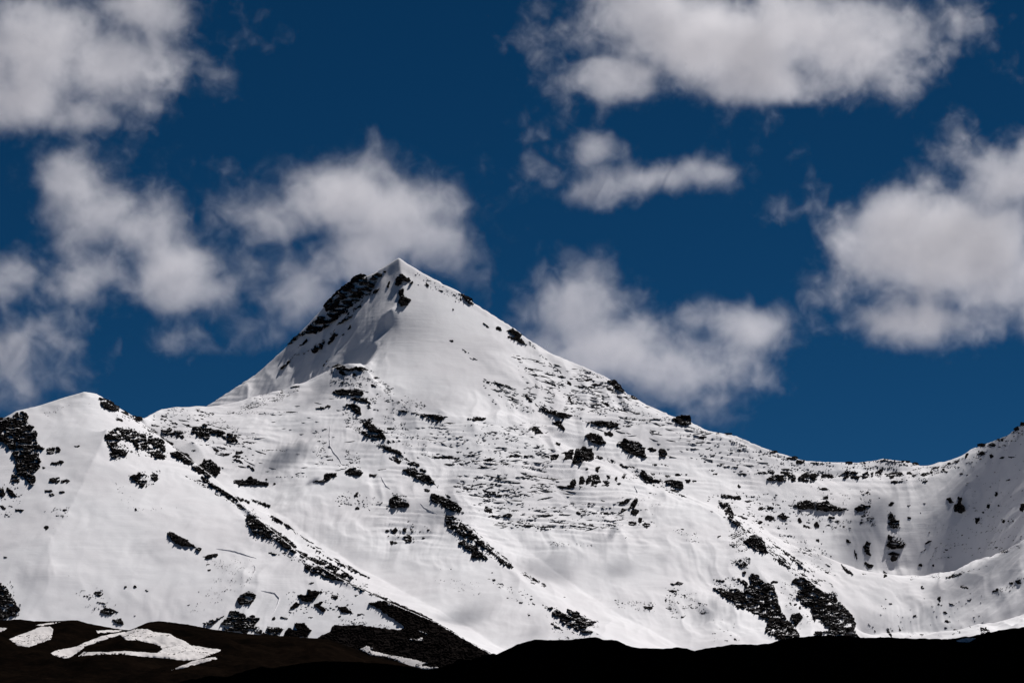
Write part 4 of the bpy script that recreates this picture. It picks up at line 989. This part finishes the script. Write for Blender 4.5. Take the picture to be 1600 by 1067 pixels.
for win, line, dens, lmax in [
        (Cw, [(640, 862), (760, 890), (860, 935), (925, 990), (960, 1015), (1080, 1050), (1200, 1080)], 0.22, 13),
        (E_, [(1190, 355), (1260, 392), (1420, 395), (1600, 440), (1720, 465)], 0.22, 13),
        (E_, [(250, 600), (380, 620), (570, 645), (700, 625), (820, 605), (920, 610), (1040, 600), (1180, 575)], 0.2, 14),
        (E_, [(430, 800), (560, 815), (690, 840), (780, 858)], 0.25, 14),
        (E_, [(380, 660), (470, 655), (560, 640)], 0.2, 10),
        (E_, [(600, 740), (700, 750), (860, 735), (960, 745)], 0.14, 12),
        (E_, [(610, 940), (690, 985), (800, 990), (1030, 980), (1220, 967), (1440, 970)], 0.17, 13),
        (E_, [(680, 1020), (820, 1040), (1000, 1050), (1180, 1040), (1300, 1040)], 0.2, 14),
        (E_, [(640, 490), (720, 495), (800, 460)], 0.18, 10),
        (E_, [(1300, 620), (1440, 650), (1530, 675), (1620, 700)], 0.3, 10),
        (Cw, [(880, 590), (980, 700), (1080, 790), (1140, 850), (1180, 890)], 0.28, 9),
        (Cw, [(480, 655), (540, 700), (600, 740)], 0.22, 9),
        (Cw, [(930, 880), (1020, 920), (1110, 970)], 0.2, 10),
        (Cw, [(1270, 800), (1340, 835), (1400, 850)], 0.35, 9),
        (D, [(880, 140), (960, 150), (1010, 180)], 0.3, 8),
        (D, [(1080, 300), (1160, 325)], 0.3, 8),
        (D, [(1240, 310), (1400, 340), (1560, 360)], 0.15, 9),
        (D, [(1100, 380), (1160, 450), (1220, 510), (1300, 590), (1340, 650), (1400, 690), (1480, 740), (1540, 800), (1620, 880)], 0.4, 9),
        (I, [(420, 20), (540, 90), (640, 190), (740, 270), (830, 345), (960, 440), (1010, 465)], 0.35, 9),
        (A, [(900, 330), (1000, 400), (1100, 480), (1210, 590)], 0.35, 9),
        (A, [(1160, 640), (1300, 700), (1420, 790), (1560, 880), (1640, 930)], 0.4, 10),
        (A, [(1200, 490), (1290, 500), (1420, 520), (1500, 520)], 0.25, 9),
        (A, [(960, 260), (1060, 300), (1120, 330)], 0.35, 8),
        (A, [(1150, 215), (1240, 245), (1340, 275)], 0.25, 8),
        (K, [(480, 20), (560, 60), (700, 160), (860, 270), (1000, 350), (1120, 420)], 0.3, 11),
        (K, [(700, 320), (860, 380), (1000, 450), (1200, 540), (1400, 620), (1600, 730)], 0.4, 10),
        (Fw, [(900, 890), (980, 980), (1060, 1060), (1130, 1130), (1240, 1220), (1340, 1330), (1480, 1420)], 0.4, 10),
        (J, [(1140, 160), (1260, 260), (1400, 380), (1520, 450), (1620, 530)], 0.35, 12),
        (J, [(1200, 170), (1330, 270), (1450, 350)], 0.3, 12),
        (Fw, [(830, 700), (930, 680), (1020, 680)], 0.2, 8),
        (Fw, [(1100, 575), (1180, 580)], 0.2, 6),
        (G, [(0, 435), (120, 465), (300, 485), (500, 492), (620, 490), (720, 478), (860, 485), (940, 505), (1050, 522), (1180, 485), (1270, 420), (1400, 370), (1520, 310), (1600, 250)], 0.3, 7),
        (G, [(0, 590), (200, 590), (420, 580), (640, 575), (800, 570), (1030, 555), (1120, 545)], 0.28, 9),
        (G, [(120, 750), (200, 770), (300, 780), (500, 780)], 0.25, 9),
        (B, [(600, 640), (700, 560), (800, 470), (900, 330), (1000, 230)], 0.4, 7),
        (B, [(760, 640), (880, 560), (980, 440), (1060, 370), (1140, 280)], 0.3, 8),
        (B, [(640, 700), (760, 660), (830, 600)], 0.3, 7),
    ]:                             # ledges and ribs that run on as broken lines
    q = full(win, line)
    for (x0, y0), (x1, y1) in zip(q[:-1], q[1:]):
        ln_ = math.hypot(x1 - x0, y1 - y0)
        nx, ny = -(y1 - y0) / ln_ * 1.5, (x1 - x0) / ln_ * 1.5
        n = max(3, int(ln_ * dens))
        ang = math.degrees(math.atan2(y1 - y0, x1 - x0))
        ZONES.append(([(x0 + nx, y0 + ny), (x1 + nx, y1 + ny), (x1 - nx, y1 - ny), (x0 - nx, y0 - ny)], n, 2.0, lmax, 4.5, ang))
specks('loose_rock', ZONES, 77)

# ------------------------------------------------------------------ fracture lines in the snow: a lip with a small wall below
def snow_lip(line, height=3.0, seed=0):
    d = densify([(x, y, 0) for x, y in line], 1.5)[:, :2]
    d = d + 0.5 * np.stack([perlin(d[:, 0] / 5, d[:, 1] / 5, seed), perlin(d[:, 0] / 5, d[:, 1] / 5, seed + 1)], -1)
    h = hit(d[:, 0], d[:, 1])
    s = np.sin(np.linspace(0, np.pi, len(d))) ** 0.6
    n = len(d)
    rows = [h + np.array([0, 5.0, 1.5]) * 1.0, h + np.stack([0 * s, -0.6 * s - 0.4, height * s + 0.2], -1), h + np.stack([0 * s, 0.3 + 0 * s, -2.5 + 0 * s], -1)]
    V = np.vstack(rows)
    Fc = []
    for r_ in (0, 1):
        for i in range(n - 1):
            a = r_ * n + i
            Fc.append((a, a + 1, a + 1 + n, a + n))
    org = V.mean(0)
    o = link_mesh('snow_ledge', V - org, Fc, M_SNOW, mountain)
    o.location = org


LIPS = [
    (K, [(150, 228), (240, 243), (300, 258), (350, 275), (405, 290)], 5.5),
    (K, [(385, 330), (395, 350), (390, 375), (378, 402)], 4.0),
    (K, [(430, 490), (470, 500), (515, 508), (545, 540), (535, 575), (520, 610), (505, 640)], 6.0),
    (D, [(865, 400), (858, 480), (862, 550), (885, 590), (920, 630), (935, 660), (920, 690)], 5.0),
    (D, [(1180, 735), (1195, 770), (1215, 800), (1240, 815)], 5.0),
    (Fw, [(365, 795), (375, 820), (385, 840), (370, 868)], 7.0),
    (D, [(1425, 905), (1450, 935), (1490, 955), (1530, 972)], 5.0),
]
for i, (win, line, hgt) in enumerate(LIPS):
    snow_lip(full(win, line), hgt * 0.4, i * 3)

# ------------------------------------------------------------------ old snow left on the dark foothills
PATCHES = [
    (L, [(57, 792), (100, 772), (150, 755), (200, 735), (250, 715), (310, 710), (332, 730), (328, 765), (318, 792), (260, 815), (180, 840), (110, 832)], 'brown', 'oval snow patch alone at the left on the brown foothill'),
    (L, [(748, 762), (800, 742), (850, 727), (920, 728), (960, 745), (1060, 757), (1100, 782), (1150, 800), (1200, 830), (1300, 845), (1397, 858), (1300, 897), (1240, 920), (1150, 925), (1050, 912), (900, 900), (760, 887), (640, 887), (490, 898), (520, 872), (650, 872), (780, 864), (900, 872), (980, 880), (1012, 855), (1000, 835), (960, 820), (860, 800), (790, 797)], 'brown', 'largest snow patch, hooked around a dark tongue on the brown foothill'),
    (L, [(315, 880), (350, 860), (480, 838), (520, 815), (640, 770), (780, 745), (860, 728), (905, 718), (880, 728), (740, 768), (640, 800), (540, 835), (480, 880), (420, 917), (340, 895)], 'brown', 'long slanting snow strip left of the hooked patch'),
    (L, [(598, 738), (680, 733), (805, 733), (740, 748), (612, 754)], 'brown', 'thin flat snow streak just above the slanting strip'),
    (L, [(1070, 987), (1120, 962), (1200, 930), (1290, 910), (1345, 903), (1360, 915), (1290, 932), (1170, 967)], 'brown', 'narrow snow sliver below the hooked patch'),
    (L, [(-60, 722), (0, 718), (45, 722), (30, 738), (0, 748), (-60, 755)], 'brown', 'small snow patch cut by the left edge of the photo'),
    (L, [(210, 703), (300, 690), (410, 680), (340, 695), (260, 710)], 'brown', 'thin snow streak on the foothill crest above the oval patch'),
    (L, [(1335, 1048), (1365, 1040), (1408, 1046), (1395, 1058), (1350, 1060)], 'brown', 'tiny snow spot at the bottom of the brown foothill'),
    (H, [(1168, 803), (1230, 786), (1302, 783), (1285, 800), (1260, 808), (1190, 811)], 'near', 'small snow patch on the crest of the black hill at right'),
    (K, [(1038, 857), (1090, 830), (1147, 850), (1120, 860), (1200, 880), (1300, 900), (1430, 925), (1482, 943), (1440, 955), (1572, 970), (1480, 987), (1350, 967), (1280, 930), (1200, 907), (1120, 897)], 'mountain', 'long ragged snow patch low on the dark scree apron'),
    (K, [(1338, 787), (1400, 788), (1440, 778), (1450, 800), (1420, 812), (1370, 800)], 'mountain', 'small ragged snow patch in the middle of the scree apron'),
    (K, [(1408, 732), (1440, 740), (1485, 758), (1470, 766), (1425, 752)], 'mountain', 'thin snow sliver uppermost on the scree apron'),
    (K, [(1195, 567), (1240, 565), (1295, 585), (1260, 590), (1215, 582)], 'mountain', 'small snow lens on the upper edge of the scree apron'),
]
for i, (win, pts, caster, label) in enumerate(PATCHES):
    c = {'brown': hit_brown, 'near': hit_near, 'mountain': hit}[caster]
    o = snow_sheet('snow_patch', full(win, pts), c, 1.6 if caster == 'brown' else 20.0 if caster == 'mountain' else 1.2, 1.6, i)
    tag(o, label, 'snow patch', 'snow patches on the dark foothills')

# ------------------------------------------------------------------ clouds: real vapour, one volume each
def cloud_material(name, density):
    k = NT(name)
    k.t.nodes.remove(k.b)
    v = k.n('ShaderNodeVolumePrincipled')
    v.inputs['Color'].default_value = (0.935, 0.925, 0.94, 1)
    v.inputs['Density'].default_value = density
    v.inputs['Anisotropy'].default_value = 0.35
    k.l(v.outputs[0], k.t.nodes['Material Output'].inputs['Volume'])
    return k.m


M_CLOUD = cloud_material('cloud_vapour', 0.0068)


def cloud(blobs, dist, label, seed, vox=5.0, scale=330.0, amp=0.95, soft=0.92, shred=0.78, flat=0.38, name='cloud', centre=None, dens=1.0):
    """blobs: (photo px, photo py, half width px, half height px [, weight])."""
    if centre is None:
        parts = [(P(b[0], b[1], dist), b[2] * dist / F, b[3] * dist / F, b[4] if len(b) > 4 else 1.0, flat) for b in blobs]
    else:
        parts = [(Vector(b[:3]), b[3], b[4], b[5], flat) for b in blobs]
    mg = 1.3
    lo = Vector(min(p[k] - (r, r * f, h)[k] * mg for p, r, h, w, f in parts) for k in range(3))
    hi = Vector(max(p[k] + (r, r * f, h)[k] * mg for p, r, h, w, f in parts) for k in range(3))
    org = (lo + hi) / 2
    org.z = lo.z
    g = bpy.data.node_groups.new('cloud_vapour', 'GeometryNodeTree')
    g.interface.new_socket('Geometry', in_out='OUTPUT', socket_type='NodeSocketGeometry')
    N, L_ = g.nodes.new, g.links.new
    out, vc, sm = N('NodeGroupOutput'), N('GeometryNodeVolumeCube'), N('GeometryNodeSetMaterial')
    sm.inputs['Material'].default_value = M_CLOUD
    L_(vc.outputs[0], sm.inputs[0])
    L_(sm.outputs[0], out.inputs[0])
    vc.inputs['Min'].default_value = lo - org
    vc.inputs['Max'].default_value = hi - org
    for a, k in zip('XYZ', range(3)):
        vc.inputs['Resolution ' + a].default_value = max(8, int((hi - lo)[k] / (vox if k != 1 else vox * 1.6)))
    pos = N('GeometryNodeInputPosition').outputs[0]

    def mt(op, a, b=None, c=None):
        n = N('ShaderNodeMath')
        n.operation = op
        for i, v in enumerate((a, b, c)):
            if v is None:
                continue
            if hasattr(v, 'is_output'):
                L_(v, n.inputs[i])
            else:
                n.inputs[i].default_value = v
        return n.outputs[0]

    def vm(op, a, b):
        n = N('ShaderNodeVectorMath')
        n.operation = op
        for i, v in enumerate((a, b)):
            if hasattr(v, 'is_output'):
                L_(v, n.inputs[i])
            else:
                n.inputs[i].default_value = v
        return n

    acc = None
    for p, r, h, w, f in parts:
        d = vm('DIVIDE', vm('SUBTRACT', pos, p - org).outputs[0], (r, r * f, h)).outputs[0]
        v = mt('MULTIPLY', mt('SUBTRACT', 1.0, vm('LENGTH', d, (0, 0, 0)).outputs['Value']), w)
        acc = v if acc is None else mt('SMOOTH_MAX', acc, v, 0.25)

    def noise(size, detail, rough, off, dist_=0.0):
        n = N('ShaderNodeTexNoise')
        L_(vm('ADD', pos, (off * 337.1, off * 591.7, off * 213.3)).outputs[0], n.inputs['Vector'])
        n.inputs['Scale'].default_value = 1 / size
        n.inputs['Detail'].default_value = detail
        n.inputs['Roughness'].default_value = rough
        n.inputs['Distortion'].default_value = dist_
        return mt('SUBTRACT', n.outputs[0], 0.5)

    v = mt('ADD', acc, mt('MULTIPLY', noise(scale, 4, 0.55, seed + 1, 0.3), amp * 2))
    thin = mt('SUBTRACT', 1.05, mt('MULTIPLY', v, 0.9))          # shreds where the vapour is thin, smooth body inside
    n_thin = thin.node
    n_thin.use_clamp = True
    v = mt('ADD', v, mt('MULTIPLY', mt('MULTIPLY', noise(scale * 0.3, 8, 0.7, seed + 2, 0.5), thin), shred * 2))
    mr = N('ShaderNodeMapRange')
    mr.interpolation_type = 'SMOOTHSTEP'
    L_(v, mr.inputs[0])
    mr.inputs[1].default_value = 0.0
    mr.inputs[2].default_value = soft
    dn = mt('MULTIPLY', mt('POWER', mr.outputs[0], 1.75), dens)
    L_(mt('MULTIPLY', dn, mt('GREATER_THAN', dn, 0.004)), vc.inputs['Density'])
    vol = bpy.data.volumes.new(name)
    vol.materials.append(M_CLOUD)
    o = bpy.data.objects.new(name, vol)
    COL.objects.link(o)
    o.location = org
    o.modifiers.new('vapour', 'NODES').node_group = g
    tag(o, label, 'cloud', 'clouds in the blue sky')
    return o


CLOUDS = [
    ([(50, 80, 220, 135, 1.3), (190, 100, 150, 110, 1.3), (20, 160, 160, 75, 1.1), (130, 180, 110, 50), (240, 30, 130, 90), (340, 50, 110, 90, .5), (345, 100, 80, 55, .55), (400, 20, 60, 50, .35)], 12000, 'big grey white cloud filling the top left corner', 1),
    ([(190, 365, 150, 115), (150, 430, 120, 80), (270, 420, 130, 80), (345, 450, 90, 65, .7), (110, 290, 100, 70, .5), (290, 535, 70, 35, .55), (200, 250, 110, 45, .3), (380, 390, 80, 60, .45)], 10500, 'soft cloud in the left half hanging between the corner cloud and the left ridge', 2),
    ([(570, 320, 190, 95, 1.1), (440, 345, 110, 85, .9), (650, 365, 105, 72, 1.0), (470, 440, 90, 85, 1.0), (550, 400, 130, 70, 1.0), (715, 410, 60, 45, .35), (390, 330, 100, 70, .6), (560, 260, 120, 40, .4), (380, 520, 50, 30, .3), (400, 430, 80, 60, .6)], 9300, 'torn cloud trailing behind the summit of the peak', 13),
    ([(20, 540, 120, 80, 1.1), (60, 590, 100, 60, .8), (0, 440, 90, 70, .7), (110, 500, 60, 60, .35)], 11000, 'low cloud at the left edge just above the rounded hill', 4),
    ([(1130, 60, 290, 125, 1.3), (990, 110, 120, 62, 1.1), (1320, 70, 210, 105, 1.1), (1460, 55, 130, 90, .9), (1180, 130, 220, 50, 1.1), (1000, 20, 150, 90, 1.1), (850, 110, 70, 80, .3), (1540, 70, 80, 50, .4)], 12500, 'broad flat based cloud across the top right', 5),
    ([(930, 232, 70, 40, .95), (1000, 280, 120, 42, .95), (930, 300, 60, 32, .8), (1120, 275, 85, 42, .95), (830, 235, 70, 60, .28), (1180, 235, 50, 35, .25)], 11500, 'thin ragged cloud streak under the broad top right cloud', 16),
    ([(1490, 400, 220, 125, 1.3), (1580, 280, 130, 105, 1.1), (1400, 340, 130, 75, 1.0), (1440, 500, 170, 60, 1.0), (1590, 450, 130, 80, 1.1), (1320, 470, 70, 80, .4), (1480, 270, 90, 60, .4)], 11500, 'thick pale cloud cut by the right edge', 7),
    ([(890, 490, 120, 95, 1.2), (960, 540, 150, 90, 1.2), (1060, 580, 140, 75, 1.0), (1105, 625, 90, 50, .8), (1180, 510, 100, 60, .9), (1090, 500, 70, 45, .65), (850, 540, 100, 60, 1.0), (1130, 560, 100, 60, .7)], 10000, 'billowing cloud rising behind the right shoulder of the peak', 8),
    ([(1268, 285, 55, 60, .45), (1235, 320, 55, 30, .4)], 11500, 'small shredded wisp left of the thick pale cloud', 9),
]
for blobs, dist, label, seed in CLOUDS:
    if seed in (2, 7, 8, 13):
        blobs = [(b[0], b[1], b[2] * 1.1, b[3] * 1.1, *b[4:]) for b in blobs]
    cloud(blobs, dist, label, seed, dens=0.85 if 'big' in label or 'broad' in label else 1.0)

# ------------------------------------------------------------------ small clouds overhead (above the frame): unseen, placed so their shade dapples the slopes
SHADES = [  # where the shade falls (photo px, py), half width and height px, weight
    (445, 715, 34, 22, 1.4), (505, 612, 45, 16, .8), (720, 968, 44, 12, 1.2), (835, 985, 28, 8, 1.0), (865, 893, 70, 12, 1.1), (965, 888, 45, 12, 1.1),
    (1045, 868, 22, 10, .9), (1105, 962, 34, 18, 1.2), (690, 800, 45, 16, .9), (718, 745, 30, 9, .9), (655, 505, 34, 10, .6), (660, 632, 70, 22, .55),
    (1350, 830, 42, 52, 1.3), (1285, 872, 50, 14, 1.1), (1470, 855, 40, 16, .9), (1540, 745, 70, 55, 1.0), (1560, 880, 60, 24, 1.4), (1490, 925, 60, 22, 1.2), (1370, 912, 80, 7, 1.0), (1450, 700, 0, 0, 0),
    (905, 765, 85, 22, .5), (600, 700, 45, 14, .45), (980, 800, 50, 14, .45),  # extra unseen clouds, added only to grey these slopes
    (120, 690, 60, 20, .4), (610, 470, 0, 0, 0)]
shade = []
for px, py, rx, ry, w in SHADES:
    if w == 0:
        continue
    p = Vector(hit(px, py)[0]) + sun_dir * 2600
    s_ = p.y / F
    shade.append((*p, rx * s_ * 1.25, max(40, ry * s_ * 1.9), w))
left = [q for q in shade if q[0] < 1250]
right = [q for q in shade if q[0] >= 1250]
for grp in (left, right):
    o = cloud(grp, 0, None, 31, vox=14.0, scale=260.0, amp=0.5, soft=1.0, shred=0.3, flat=1.3, name='unseen_shade_clouds', centre=True, dens=1.9 if grp is left else 0.95)
    del o['category'], o['group']
    tag(o, kind='stuff')
# and a heavier unseen one, added only to keep the nearest hill in shade
o = cloud([(0 + sun_dir.x * 2600, 1500 + sun_dir.y * 2600, 60 + sun_dir.z * 2600, 900, 260, 2.5), (-350 + sun_dir.x * 2600, 1500 + sun_dir.y * 2600, 60 + sun_dir.z * 2600, 700, 240, 2.5),
           (450 + sun_dir.x * 2600, 1500 + sun_dir.y * 2600, 60 + sun_dir.z * 2600, 700, 240, 2.5)], 0, None, 35, vox=30.0, scale=420.0, amp=0.5, soft=0.6, flat=1.15, name='unseen_shade_clouds', centre=True, dens=2.5)
del o['category'], o['group']
tag(o, kind='stuff')
